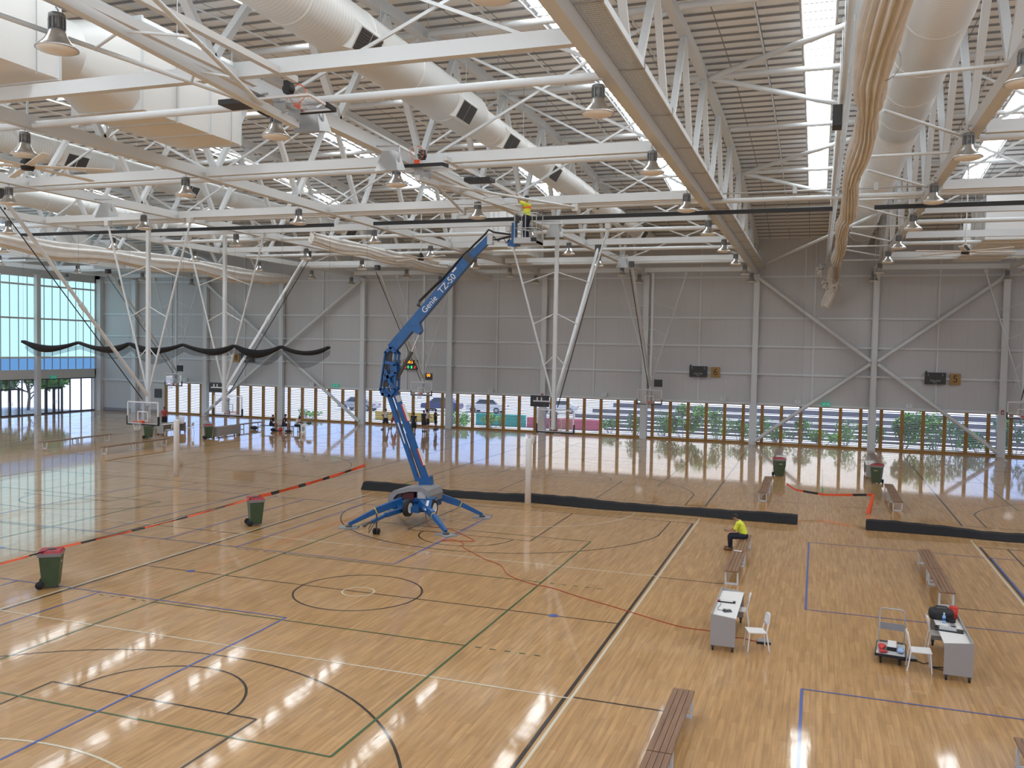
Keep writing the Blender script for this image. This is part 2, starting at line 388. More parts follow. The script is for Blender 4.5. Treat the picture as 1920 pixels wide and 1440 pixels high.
# far wall ------------------------------------------------------------
WX0 = -47.75
g = G().box(XL, XR, YW, YW+.2, 3.08, 16.5).box(XL, WX0, YW, YW+.2, 0, 3.08)
wall = struct('wall_far', g, 'wallpanel')
for z in (5.35,7.45,9.6,12.72):
    obj('girt', G().box(XL, XR, YW-.12, YW-.001, z-.07, z+.07), 'steel', wall)
obj('sill_rail', G().box(XL, XR, YW-.14, YW-.001, 3.0, 3.16), 'steel', wall)
for k in range(-7,5):
    x = TX(k)+BAY/2
    if x > XL: obj('post', G().box(x-.05, x+.05, YW-.09, YW-.001, 3.16, 15.4), 'steel', wall)
# louvred windows, one per bay
wi = 0
for k in range(-6,5):
    x0, x1 = max(TX(k), WX0), min(TX(k+1), XR)
    if x1 - x0 < 1: continue
    wi += 1
    fr = struct('window_%d' % wi, G().box(x0, x1, YW-.06, YW+.14, 2.94, 3.08).box(x0, x1, YW-.06, YW+.14, 0.0, .16), 'gold')
    ms = [TX(k)+.65+1.398*j for j in range(6)]
    if k == -6: ms = [m_ for m_ in ms if m_ > WX0+.1] + [WX0+.1]
    ms = sorted(ms)
    for mx_ in ms:
        obj('mullion', G().box(mx_-.115, mx_+.115, YW-.06, YW+.14, .16, 2.94), 'gold', fr)
    ed = [x0+.0]+ms+[x1]
    for a, b in zip(ed, ed[1:]):
        a2 = a+.115 if a != x0 else a; b2 = b-.115 if b != x1 else b
        if b2-a2 < .2: continue
        lg = G(); n = 21
        for i in range(n):
            z = .21+i*(2.70/n)
            lg.hexa([(a2,YW+.0,z),(b2,YW+.0,z),(b2,YW+.085,z+.036),(a2,YW+.085,z+.036)], [(a2,YW+.0,z+.018),(b2,YW+.0,z+.018),(b2,YW+.085,z+.054),(a2,YW+.085,z+.054)])
        obj('louvre_panel', lg, 'louvre', fr)
# left wall: translucent sheets over a glazed ground floor ----------------
g = G().box(XL-.25, XL, YN, YW+.2, 3.3, 4.15).box(XL-.25, XL, YN, YW+.2, 12.6, 16.5).box(XL-.25, XL, 46.9, YW+.2, 0, 16.5)
lw = struct('wall_left', g, 'wallside')
obj('translucent_sheet', G().box(XL-.12, XL-.06, YN, 46.9, 5.28, 12.6), 'translucent', lw)
obj('tinted_sheet', G().box(XL-.12, XL-.06, YN, 46.9, 4.15, 5.28), 'transblue', lw)
jg = G(); y = 46.4
while y > 14:
    jg.box(XL-.06, XL-.02, y-.03, y+.03, 4.15, 12.6); y -= .92
obj('sheet_joint', jg, 'grey', lw)
for z in (5.28, 8.85, 11.9): obj('transom', G().box(XL-.05, XL+.08, 10, 46.9, z-.08, z+.08), 'steelg', lw)
gz = struct('window_20', G().box(XL-.12, XL-.08, 12, 46.9, .1, 3.3), 'glass')
fg = G().box(XL-.14, XL-.02, 12, 46.9, 0, .12).box(XL-.14, XL-.02, 12, 46.9, 3.2, 3.3)
y = 46.6
while y > 12: fg.box(XL-.14, XL-.02, y-.035, y+.035, .12, 3.2); y -= 1.35
obj('mullion', fg, 'frame', gz)
for i, yd in enumerate((37.2, 42.0)):
    d = G().box(XL-.16, XL+.0, yd-1.0, yd-.88, 0, 2.35).box(XL-.16, XL+.0, yd+.88, yd+1.0, 0, 2.35).box(XL-.16, XL+.0, yd-1.0, yd+1.0, 2.35, 2.5).box(XL-.16, XL+.0, yd-.1, yd+.1, 0, 2.35)
    dd = struct('door_%d' % (i+1), d, 'frame')
    for s in (-1,1): obj('door_leaf', G().box(XL-.1, XL-.06, yd+s*.49-.36, yd+s*.49+.36, .1, 2.3), 'glass', dd)
    for s in (-1,1): obj('handle', G().tube((XL+.05, yd+s*.17, .9), (XL+.05, yd+s*.17, 1.3), .02, n=6), 'alu', dd)
struct('wall_right', G().box(XR, XR+.2, YN, YW+.2, 0, 16.5), 'wallside')
struct('wall_near', G().box(XL, XR, YN-.2, YN, 0, 5.0).box(XL, XR, YN-.2, YN, 12.8, 16.5), 'wallpanel')
ng_ = struct('window_50', G().box(XL, XR, YN-.12, YN-.1, 5.0, 12.8), 'glass')
for i in range(13): obj('mullion', G().box(XL+.1+8.0*i, XL+.25+8.0*i, YN-.2, YN, 5.0, 12.8), 'steel', ng_)
# roof ---------------------------------------------------------------
PUR = [YN+.5+.82*i for i in range(int((YW-YN)/.82)+1)]
SKX = [TX(k)+BAY/2 for k in range(-6,5)]
SW = .52
def roof_strip(g, x0, x1, y0, y1, sag=.03, n=4):
    ys = []
    for i in range(int((y1-y0)/.82*n)+1): ys.append(y0+.82*i/n)
    ys.append(y1)
    zz = [zr(y)+.12-sag*abs(math.sin(PI*(y-PUR[0])/.82)) for y in ys]
    for i in range(len(ys)-1):
        g.quad((x0,ys[i],zz[i]),(x1,ys[i],zz[i]),(x1,ys[i+1],zz[i+1]),(x0,ys[i+1],zz[i+1]))
g = G(); xs = [XL-.2]
for x in SKX: xs += [x-SW, x+SW]
xs.append(XR+.2)
for a, b in zip(xs[::2], xs[1::2]): roof_strip(g, a, b, YN-.1, YW+.2)
SKY1 = 36.6
for x in SKX: roof_strip(g, x-SW, x+SW, SKY1, YW+.2)
ceil = struct('ceiling', g, 'roof')
cover = G(); n = 24
for i in range(n):
    ya, yb = YN-.2+(YW+.4-YN)*i/n, YN-.2+(YW+.4-YN)*(i+1)/n
    cover.quad((XL-.3,ya,zr(ya)+.5),(XR+.3,ya,zr(ya)+.5),(XR+.3,yb,zr(yb)+.5),(XL-.3,yb,zr(yb)+.5))
obj('roof_sheet', cover, 'galv', ceil)
for y in PUR:
    obj('purlin', G().box(XL, XR, y-.03, y+.03, zr(y)+.045, zr(y)+.12), 'grey', ceil)
for k in range(-5,4):
    for dx in (BAY*.27, BAY*.80):
        x = TX(k)+dx
        obj('sag_rod', G().path([(x,y,zr(y)-.14) for y in [-8+4*i for i in range(14)]], .035, 6), 'steel', ceil)
for i, x in enumerate(SKX):
    g = G(); n = 26
    for j in range(n):
        ya, yb = -22+(SKY1+22)*j/n, -22+(SKY1+22)*(j+1)/n
        g.quad((x-SW,ya,zr(ya)+.18),(x+SW,ya,zr(ya)+.18),(x+SW,yb,zr(yb)+.18),(x-SW,yb,zr(yb)+.18))
    s = struct('window_%d' % (30+i), g, 'skylight')
    for t in (-1,1): obj('skylight_frame', G().path([(x+t*(SW+.03),y,zr(y)-.02) for y in [-20+4.0*q for q in range(15)]], .05, 4), 'steelg', s)

# ================================================================ STRUCTURE STEEL
TRN = {4:'truss beyond right edge',3:'truss at far right edge',2:'truss right of beige curtain',1:'truss carrying mesh tray',0:'first truss left of mesh tray'}
BAYN = {3:'bay at far right edge',2:'bay right of beige curtain',1:'bay with beige curtain',0:'first bay left of mesh tray'}
for i in range(1,7): TRN[-i] = '%s truss left of mesh tray' % ORD[i]; BAYN[-i] = '%s bay left of mesh tray' % ORD[i]
TOPN = [13.75+2.717*j for j in range(-14,13)]
def nodes():
    return [(y, (j-14)%2 == 0) for j, y in enumerate(TOPN)]
for k in range(-6,4):
    x = TX(k)
    t = thing('roof_truss', 'white steel roof '+TRN[k], 'roof truss', (x-.08, 0, 12.95), 0, 'roof trusses')
    obj('bottom_chord', G().box(-.15,.14,-22,YW-.05,0,.35), 'steel', t)
    tc = G(); ys = [-22+3.0*i for i in range(24)]; ys = [y for y in ys if y < YW-.3]+[YW-.1]
    for a, b in zip(ys, ys[1:]): tc.bar((0,a,zc(a)-12.95),(0,b,zc(b)-12.95),.30,.34)
    obj('top_chord', tc, 'steel', t)
    nd = nodes()
    for (ya,ta),(yb,tb) in zip(nd, nd[1:]):
        za = (zc(ya)-12.95-.1) if ta else .35; zb = (zc(yb)-12.95-.1) if tb else .35
        if yb > YW: continue
        if seen((x,ya,13+za),(x,yb,13+zb), m=200): obj('web_member', G().bar((0,ya,za),(0,yb,zb),.16,.20,(1,0,0)), 'steel', t)
    cl = t  # column under its far end
    if k >= -6:
        cg = G().box(-.21,.21,-.36,-.02,0,12.9).box(-.27,.27,-.42,0,0,3.0).box(-.45,.45,-.4,-.02,9.56,9.64).box(-.45,.45,-.4,-.02,7.41,7.49).box(-.45,.45,-.4,-.02,5.31,5.39)
        c = obj('steel_column', cg, 'steel'); c.location = (x, YW-.1, 0)
        tag(c, ('white steel column on far wall under '+TRN[k]), 'column', 'columns along the far wall')
for i, y in enumerate((39.9, 31.5)):
    if True:
        c = obj('steel_column', G().box(.02,.42,-.22,.22,0,12.9), 'steelg'); c.location = (XL, y, 0)
        tag(c, 'pale column against the blue translucent wall, '+('nearest the corner' if i == 0 else 'second from the corner'), 'column', 'columns along the translucent wall')
c = obj('steel_column', G().box(-.05,.5,-.5,-.02,0,13.0), 'steelg'); c.location = (XL+.05, YW, 0)
tag(c, 'pale corner column where the translucent wall meets the grey wall', 'column')
# far wall cross braces
def brace(a, b, lab, r=.14):
    tag(obj('wall_brace', G().tube(a, b, r, n=12), 'steel'), lab, 'brace', 'tubular wall braces')
yb_ = YW-.62
for kk, w in ((1,'right of the lift, behind sign 5'),(-5,'at left, behind sign 8')):
    xa, xm, xb = TX(kk), TX(kk+1), TX(kk+2)
    side = 'around sign 5' if kk == 1 else 'near sign 8'
    brace((xa+.15,yb_,12.6),(xm-.25,yb_,6.5), 'white diagonal tube brace, upper left arm of the X '+side)
    brace((xm+.25,yb_,6.3),(xb-.15,yb_,.25), 'white diagonal tube brace, lower right arm of the X '+side)
    brace((xb-.15,yb_,12.6),(xm+.25,yb_,6.5), 'white diagonal tube brace, upper right arm of the X '+side)
    brace((xa+.15,yb_,.25),(xm-.25,yb_,6.3), 'white diagonal tube brace, lower left arm of the X '+side)
# frames across the bays
BEAMY = [-4.8, 4.85, 13.4, 19.1, 27.5, 36.95, 45.25]
NOX = {(-1,-2.6),(-1,30.15),(-1,38.35),(2,30.15),(2,38.35),(-6,30.15),(-6,38.35),(-1,-10.75)}
def along(i): return ORD[i]+' from near end'
cnt = {}
def bayobj(nm, g, m, k, kind, cat, grp):
    i = cnt.get((nm,k),0); cnt[(nm,k)] = i+1
    tag(obj(nm, g, m), '%s, %s, %s' % (kind, along(i), BAYN[k]), cat, grp)
for k in range(-6,4):
    x0, x1 = TX(k)+.19, TX(k+1)-.19
    if k not in (1,-4):
        for y in BEAMY:
            if seen((x0,y,13),(x1,y,13)): bayobj('tie_beam', G().box(x0,x1,y-.11,y+.11,12.97,13.30), 'steel', k, 'flat white tie beam', 'beam', 'flat tie beams between trusses')
    for y in FY:
        if k not in (1,-4) and seen((x0,y,12.9),(x1,y,12.9)):
            bayobj('tie_tube', G().tube((x0-.03,y,13.02),(x1+.03,y,13.02),.10,n=12), 'steel', k, 'round white tie tube', 'tube', 'round tie tubes between trusses')
        zt = zc(y)
        if seen((x0,y,zt),(x1,y,zt)):
            bayobj('roof_strut', G().tube((x0,y,zt-.05),(x1,y,zt-.05),.11,n=10), 'steel', k, 'round white roof strut', 'strut', 'roof struts between top chords')
        if k not in (1,-4) and (k,y) not in NOX and seen((x0,y,13),(x1,y,zt)):
            w = .08
            g = G().bar((x0,y+.03,13.3),(x1,y+.03,zt-.2),w,.06,(0,1,0)); g2 = G().bar((x0,y-.04,zt-.2),(x1,y-.04,13.3),w,.06,(0,1,0))
            i = cnt.get(('sway',k),0); cnt[('sway',k)] = i+1
            t = thing('cross_brace', 'crossed white flat bars, %s, %s' % (along(i), BAYN[k]), 'brace', (0,0,0), 0, 'crossed sway bars')
            obj('rising_bar', g, 'steel', t); obj('falling_bar', g2, 'steel', t)
for k in (1,-4):
    for (i,j) in ((1,0),(1,2),(3,2),(3,4),(5,4),(5,6)):
        ya, yb = FY[i], FY[j]; a = (TX(k)+.15, ya, zc(ya)-.1); b = (TX(k+1)-.15, yb, zc(yb)-.1)
        if seen(a, b): bayobj('plan_brace', G().tube(a, b, .11, n=10), 'steel', k, 'slanting white roof brace tube', 'brace', 'slanting roof brace tubes')
for (ya_,yb2,q_) in ((-.2,-.4,0),(2.7,6.2,1),(8.25,8.25,0),(10.4,14.3,1),(16.5,16.5,0),(18.0,22.3,1),(24.6,24.6,0),(26.7,31.0,1),(32.8,32.8,0),(34.5,38.6,1),(40.8,40.8,0)):
    bayobj('track_strut', G().tube((13.45,ya_,13.22),(TX(2)-.15,yb2,13.22), .045, n=8), 'steel', 1, 'thin white strut right of curtain', 'strut', 'thin struts holding the curtain track')
bayobj('plan_brace', G().tube((TX(1)+.1,YW-.5,13.45),(TX(2)-.1,22.3,14.1), .09, n=10), 'steel', 1, 'slanting white roof brace tube', 'brace', 'slanting roof brace tubes')
# mesh cable tray on the k=1 truss
x = TX(1)
t = thing('cable_tray', 'long wire mesh cable tray along the right side of a truss', 'cable tray', (x, 0, 13.31))
g = G(); y = -8.0
while y < YW-.3: g.box(.06,.60,y,y+.02,.0,.012); y += .10
for q in range(7): g.box(.08+.085*q-.006,.08+.085*q+.006,-8,YW-.3,.0,.014)
obj('mesh_floor', g, 'steel', t)
obj('liner', G().box(.07,.59,-8,YW-.3,.02,.026), 'wire', t)
obj('edge_rail', G().box(.60,.63,-8,YW-.3,-.02,.14), 'steel', t); obj('edge_rail', G().box(.03,.06,-8,YW-.3,-.02,.10), 'steel', t)
for i in range(14): obj('hanger_strap', G().path([(-.1,-6+4*i,-.0),(.3,-6+4*i,-.02),(.64,-6+4*i,-.02),(.64,-6+4*i,.16)], .014, 4), 'galv', t)

# ================================================================ DUCTS AND AIR UNITS
def duct(x, z, segs, lab, grilles=(), side=1, hang=True):
    """segs: (y0, y1, r) joined by short reducers"""
    t = thing('air_duct', lab, 'duct', (x, segs[0][0], z), 0, 'round air ducts'); y00 = segs[0][0]
    for i, (a, b, r) in enumerate(segs):
        g = G(); g.lathe([(0,a-y00),(r,a-y00),(r,b-y00),(0,b-y00)] if i in (0,len(segs)-1) else [(r,a-y00),(r,b-y00)], 32, axis='y')
        obj('duct_run', g, 'spiral', t)
        if i+1 < len(segs): obj('reducer', G().lathe([(r,b-y00),(segs[i+1][2],segs[i+1][0]-y00)], 32, axis='y'), 'duct', t)
        yy = a+1.2
        while yy < b:
            obj('joint_band', G().lathe([(r,yy-y00-.05),(r+.018,yy-y00-.04),(r+.018,yy-y00+.04),(r,yy-y00+.05)], 32, axis='y'), 'duct', t); yy += 3.0
    for y, r in grilles:
        A = math.radians(-30 if side > 0 else 210)   # grilles look out and down towards the court
        ca, sa = math.cos(A), math.sin(A)
        P = lambda p: Vector((p.x*ca - p.z*sa, p.y, p.x*sa + p.z*ca))
        obj('grille_frame', G().hexa([(r*.7,y-y00-.75,-.42),(r*.7,y-y00+.75,-.42),(r*.7,y-y00+.75,.42),(r*.7,y-y00-.75,.42)],
            [(r+.09,y-y00-.62,-.32),(r+.09,y-y00+.62,-.32),(r+.09,y-y00+.62,.32),(r+.09,y-y00-.62,.32)]).xf(P), 'duct', t)
        for s in (-1,1):
            gg = G()
            for q in range(8): gg.box(r+.09,r+.11,y-y00+s*.29-.26,y-y00+s*.29+.26,-.28+.07*q,-.28+.07*q+.05)
            gg.box(r+.085,r+.095,y-y00+s*.29-.27,y-y00+s*.29+.27,-.29,.29)
            obj('grille', gg.xf(P), 'dark', t)
    y = segs[0][0]+2
    while hang and y < segs[-1][1]-1:
        obj('hanger_rod', G().tube((0,y-y00,segs[0][2]-.2),(0,y-y00,zr(y)-z),.012,n=5), 'galv', t); y += 3.2
duct(.05, 15.2, [(-14,7.5,.74),(8.3,24.0,.56),(24.6,45.5,.50)], 'large white spiral duct with dark grilles above the near court', [(-1.2,.74),(5.6,.74),(10.6,.56),(16.6,.56),(25.0,.5),(31.5,.5),(38.5,.5)])
duct(14.5, 15.2, [(-9,12,.80),(12.3,46.6,.78)], 'fat white duct right of the bunched beige curtain')
duct(-19.9, 15.2, [(-8,20,.55),(20.6,42,.45)], 'white round duct left of the box shaped air units', [(9.0,.55),(16.5,.55),(26.5,.45),(33.5,.45)])
duct(-31.4, 15.2, [(2,30,.62),(30.6,44,.5)], 'white round duct at far left beneath the roof', [])
def air_unit(x, w, y0, z0, z1, lab, flip=1, n=3):
    t = thing('air_handling_unit', lab, 'air unit', (x, y0, z0), 0, 'box shaped air units'); h = z1-z0
    F = (lambda p: p) if flip > 0 else (lambda p: Vector((p.x, 11.2-p.y, p.z)))
    a = G().box(-w/2,w/2,0,3.8,0,h*.82); obj('inlet_box', a.xf(F), 'ahu', t)
    obj('round_neck', G().lathe([(h*.34,3.8),(h*.34,5.0)], 28, o=(0,0,h*.45), axis='y').xf(F), 'duct', t)
    n_ = 28; vs = []; sq = []
    for i in range(n_):
        A = 2*PI*i/n_; vs.append((h*.34*math.sin(A), 5.0, h*.45+h*.34*math.cos(A)))
        s_, c_ = math.sin(A), math.cos(A); m_ = max(abs(s_), abs(c_)); sq.append((w/2*s_/m_, 6.6, h/2+h/2*c_/m_))
    obj('transition', G().add(vs+sq, [(i,(i+1)%n_,n_+(i+1)%n_,n_+i) for i in range(n_)], True).xf(F), 'duct', t)
    obj('main_box', G().box(-w/2,w/2,6.6,11.2,0,h).xf(F), 'ahu', t)
    for yy in (0.02,3.75,6.62,8.1,9.6,11.15):
        hh = h*.82 if yy < 4 else h
        obj('flange', G().box(-w/2-.04,w/2+.04,yy-.04,yy+.04,-.04,hh+.03).xf(F), 'steel', t)
    for yy in (1.0,3.0,8.0,10.6):
        for s in (-1,1): obj('hanger_rod', G().tube((s*(w/2+.07),yy,-.1),(s*(w/2+.07),yy,zr(y0+5)-z0-.1),.015,n=5).xf(F), 'galv', t)
    return t
air_unit(-7.65, 2.5, -8.0, 13.6, 16.2, 'big white air unit at upper left above the near court')
air_unit(-8.45, 2.5, 28.8, 13.5, 15.9, 'white air unit behind the lift platform', -1)
air_unit(21.3, 2.6, 28.8, 13.0, 15.2, 'white air unit at the right edge near the ceiling fan', -1)
air_unit(-44.65, 2.8, 28.8, 13.4, 15.7, 'white air unit at far left above the blue glazed wall', -1)

# ================================================================ HIGH BAY LAMPS
def lamp_proto():
    t = thing('high_bay_lamp', 'x', 'lamp', (0,0,0))      # origin at the lens; hangs from 0.75 above
    obj('reflector', G().lathe([(.13,.34),(.16,.30),(.19,.22),(.26,.12),(.34,.05),(.37,.02),(.37,.0),(.35,.0),(.335,.03),(.25,.10)], 28), 'alu', t)
    obj('lens', G().lathe([(.35,.01),(.33,-.02),(.22,-.05),(0,-.065)], 28), 'lens', t)
    g = G().lathe([(0,.64),(.13,.64),(.145,.62),(.145,.56),(.12,.55),(.12,.36),(.145,.345),(.145,.32),(0,.32)], 20)
    for i in range(10):
        a = 2*PI*i/10; g.bar((.125*math.cos(a),.125*math.sin(a),.36),(.125*math.cos(a),.125*math.sin(a),.55),.03,.05,(math.cos(a),math.sin(a),0))
    obj('ballast', g, 'ballast', t)
    obj('hook', G().path([(0,0,.64),(.03,0,.70),(-.03,0,.76),(0,0,.82)], .014, 6), 'galv', t)
    obj('bracket', G().box(-.02,.3,-.02,.02,.82,.86), 'galv', t)
    return t
LP = [-9.3,-2.5,4.25,11.5,18.4,25.3,32.3,39.3,45.6]
first = None
for k in range(-6,4):
    i = 0
    for y in LP:
        if not seen((TX(k)-.28,y,12.4), m=50): continue
        lab = 'silver high bay lamp, %s from near end, %s' % (ORD[i], TRN[k]); i += 1
        loc = (TX(k)-.30, y, 12.22)
        if first is None: first = lamp_proto(); first.location = loc; first['label'] = lab; first['group'] = 'high bay lamps'
        else: dup(first, loc, 0, lab, 'high bay lamps')
# wedge shaped loudspeakers under the tie beams
sp = None
for (x,y,lab) in ((.0,-2.6,'grey wedge loudspeaker above the near court, beside the folded near hoop'),(-.3,2.2,'grey wedge loudspeaker left of the folded hoop and lift platform'),
                  (-16.9,8.2,'grey wedge loudspeaker over the neighbouring left court'),(.15,18.2,'grey wedge loudspeaker right of the lift platform'),(.15,33.5,'grey wedge loudspeaker high near the far wall')):
    if sp is None:
        sp = thing('loudspeaker', lab, 'loudspeaker', (x,y,12.5), 0, 'hanging loudspeakers')
        obj('cabinet', G().hexa([(-.38,-.28,-.3),(.38,-.28,-.3),(.38,.28,-.2),(-.38,.28,-.2)],[(-.2,-.15,.32),(.2,-.15,.32),(.2,.2,.32),(-.2,.2,.32)]), 'galv', sp)
        obj('bracket', G().path([(.3,0,.0),(.3,0,.5),(-.3,0,.5),(-.9,0,.55)], .025, 5), 'galv', sp)
    else: dup(sp, (x,y,12.5), 0, lab, 'hanging loudspeakers')
# large ceiling fans
fan = None
for (x,y,lab) in ((18.7,26.0,'white bladed ceiling fan with black hub at right, near the far wall'),(-9.9,24.8,'white bladed ceiling fan with black hub left of the lift boom'),
                  (-10.2,-1.8,'white bladed ceiling fan at the upper left edge')):
    if fan is None:
        fan = thing('ceiling_fan', lab, 'ceiling fan', (x,y,12.1), .3, 'large ceiling fans')
        obj('hub', G().lathe([(0,-.14),(.16,-.14),(.2,-.05),(.2,.1),(.1,.22),(.06,.3),(0,.3)], 16), 'black', fan)
        obj('downrod', G().tube((0,0,.25),(0,0,5.6),.035,n=8), 'steel', fan)
        for q in range(6):
            a = 2*PI*q/6; d = Vector((math.cos(a), math.sin(a), 0))
            obj('blade', G().bar(d*.15+Vector((0,0,-.02)), d*2.4+Vector((0,0,-.02)), .19, .03, (0.0,0.15,1)), 'white', fan)
    else: dup(fan, (x,y,12.1), .5, lab, 'large ceiling fans')

# ================================================================ BASKETBALL HOOPS
def hoop(x, y, face, lab, folded=False):
    """built in a local frame: board front looks to -y; hinge on the tie beam above"""
    t = thing('basketball_hoop', lab, 'basketball hoop', (x, y, 12.9 if folded else 0), 0 if face < 0 else PI, 'ceiling hung basketball hoops')
    if folded:
        A = math.radians(-87); ca, sa = math.cos(A), math.sin(A); H = Vector((0,.35,12.9))
        def T(p):
            q = p-H; return Vector((q.x, q.y*ca - q.z*sa + .35, q.y*sa + q.z*ca - .12))
    else: T = lambda p: p
    def part(n, g, m, par=None): return obj(n, g.xf(T), m, par or t)
    bw, b0, b1 = .915, 2.9, 3.97
    fr = G()
    for (a,b) in (((-bw,b0),(bw,b0)),((bw,b0),(bw,b1)),((bw,b1),(-bw,b1)),((-bw,b1),(-bw,b0))): fr.bar((a[0],0,a[1]),(b[0],0,b[1]),.06,.05,(0,1,0))
    board = part('backboard', G().box(-bw+.03,bw-.03,-.008,.008,b0+.03,b1-.03), 'bglass')
    part('board_frame', fr, 'mirror', board)
    tg = G()
    for (a,b) in (((-.3,3.05),(.3,3.05)),((.3,3.05),(.3,3.5)),((.3,3.5),(-.3,3.5)),((-.3,3.5),(-.3,3.05))): tg.bar((a[0],-.014,a[1]),(b[0],-.014,b[1]),.05,.008,(0,1,0))
    part('target_square', tg, 'white', board)
    pd = G().box(-bw-.05,bw+.05,-.05,.05,b0-.07,b0+.0).box(-bw-.06,-bw+.0,-.05,.05,b0,b0+.38).box(bw,bw+.06,-.05,.05,b0,b0+.38)
    part('edge_pad', pd, 'black', board)
    rg = G().path([(.225*math.cos(2*PI*i/24), -.40+.225*math.sin(2*PI*i/24), 3.05) for i in range(24)], .012, 6, True).box(-.09,.09,-.2,-.02,3.02,3.06).box(-.12,.12,-.03,-.01,2.93,3.07)
    rim = part('rim', rg, 'rim')
    ng = G(); n = 12
    for i in range(n):
        a = 2*PI*i/n; b = 2*PI*(i+.5)/n; c = 2*PI*(i-.5)/n
        for e in (b, c): ng.path([(.22*math.cos(a),-.4+.22*math.sin(a),3.04),(.17*math.cos(e),-.4+.17*math.sin(e),2.85),(.13*math.cos(a),-.4+.13*math.sin(a),2.62)], .006, 4)
    part('net', ng, 'white', rim)
    part('mast', G().bar((0,.35,3.05),(0,.35,12.9),.17,.17,(0,1,0)), 'steel')
    part('board_bracket', G().bar((0,.3,3.15),(0,0.02,3.15),.30,.06).bar((0,.3,3.75),(0,.02,3.75),.30,.06).box(-.09,.09,.0,.06,3.0,3.9), 'galv')
    for s in (-1,1):
        part('side_strut', G().tube((s*.06,.35,4.55),(s*2.5,.35,12.75),.05,n=8), 'steel')
        for z in (6.7,8.7,10.7):
            xx = s*(.06+2.44*(z-.55-4.55)/8.2); part('cross_tie', G().tube((0,.35,z),(xx,.35,z-.55),.028,n=6), 'steel')
        part('top_clamp', G().box(s*2.5-.12,s*2.5+.12,.2,.5,12.7,12.95), 'steelg')
    if not folded:
        part('fold_brace', G().tube((0,.3,4.3),(0,-8.0,12.85),.085,n=10).tube((0,-3.6,8.3),(0,-3.9,8.62),.115,n=10), 'steel')
        part('hoist_strap', G().bar((-.12,.1,4.1),(-.12,-8.0,12.45),.05,.02), 'black')
        part('hinge_box', G().box(-.15,.15,-8.2,-7.8,12.6,12.97), 'dark')
    else:
        z0 = 0
        for s in (-1,1): obj('guide_rail', G().box(s*.55-.07,s*.55+.07,-8.6,.3,.06,.2), 'steelg', t)
        obj('hoist', G().box(-.08,.08,-9.25,-9.05,.0,.3).lathe([(0,-.12),(.09,-.12),(.09,.12),(0,.12)],12,o=(0,-9.15,.12),axis='x'), 'black', t)
    return t
hoop(0, 12.95, -1, 'folded hoop left of the lift platform, board lying flat under the roof', True)
hoop(0, -12.8, 1, 'folded hoop at upper left, orange rim above its flat glass board', True)
hoop(-19.2, 12.9, -1, 'lowered glass hoop with orange rim facing us at left')
hoop(0, 19.5, 1, 'lowered hoop seen from behind, right of the lift, behind the white post')
hoop(-19.2, 19.5, 1, 'lowered hoop seen from behind at left, near the seated players')
hoop(0, 45.0, -1, 'lowered hoop by the far wall, left of sign 6')
hoop(-19.2, 45.0, -1, 'lowered hoop by the far wall below the lit scoreboard')
hoop(-44.6, 45.0, -1, 'lowered hoop by the far wall at far left, near the corner')
hoop(25.2, 45.0, -1, 'lowered hoop by the far wall at the right edge')
def box_thing(nm, lab, cat, x0,x1,y0,y1,z0,z1, m, grp=None):
    return tag(obj(nm, G().box(x0,x1,y0,y1,z0,z1), m), lab, cat, grp)
# shot clocks
def shot_clock(x, y, z, lab, lit=False, back=False, w=.62):
    t = thing('shot_clock', lab, 'shot clock', (x,y,z), 0, 'shot clocks on the hoops')
    obj('case', G().box(-w/2,w/2,-.06,.06,-.28,.28), 'scorebox', t)
    if lit: text('00', .34, 'ledamb', t, (-.0,-.065,.10), (PI/2,0,0), 'digits')
    elif back: obj('mount', G().box(-w*.33,w*.6,-.1,-.06,-.02,.04).box(-.14,-.08,-.1,-.06,.02,.2).box(.08,.14,-.1,-.06,.02,.2), 'mirror', t)
    return t
shot_clock(.62, 45.15, 4.5, 'small dark square shot clock beside the hoop left of sign 6')
shot_clock(-18.6, 45.15, 4.45, 'small shot clock with lit amber digits below the scoreboard', True)
shot_clock(-44.0, 45.15, 4.5, 'small dark square shot clock beside the far left hoop')
shot_clock(-.95, 19.9, 4.35, 'black shot clock seen from behind over the hoop right of the lift', False, True, .95)
for (x_,y_,sg,lab_) in ((-1.35,-3.6,1,'flat black shot clock panel folded up beside the near hoop at upper left'),(.75,6.9,-1,'flat black shot clock panel folded up beside the hoop left of the platform')):
    t = thing('shot_clock', lab_, 'shot clock', (x_, y_, 12.78), 0, 'shot clocks on the hoops')
    obj('case', G().box(-.48,.48,-.28,.28,-.06,.06), 'scorebox', t); obj('mount', G().path([(0,0,.06),(0,0,.16),(sg*.75,0,.19)], .03, 6), 'galv', t)
shot_clock(-20.3, 19.9, 4.4, 'black shot clock seen from behind over the left hoop facing away', False, True, .95)

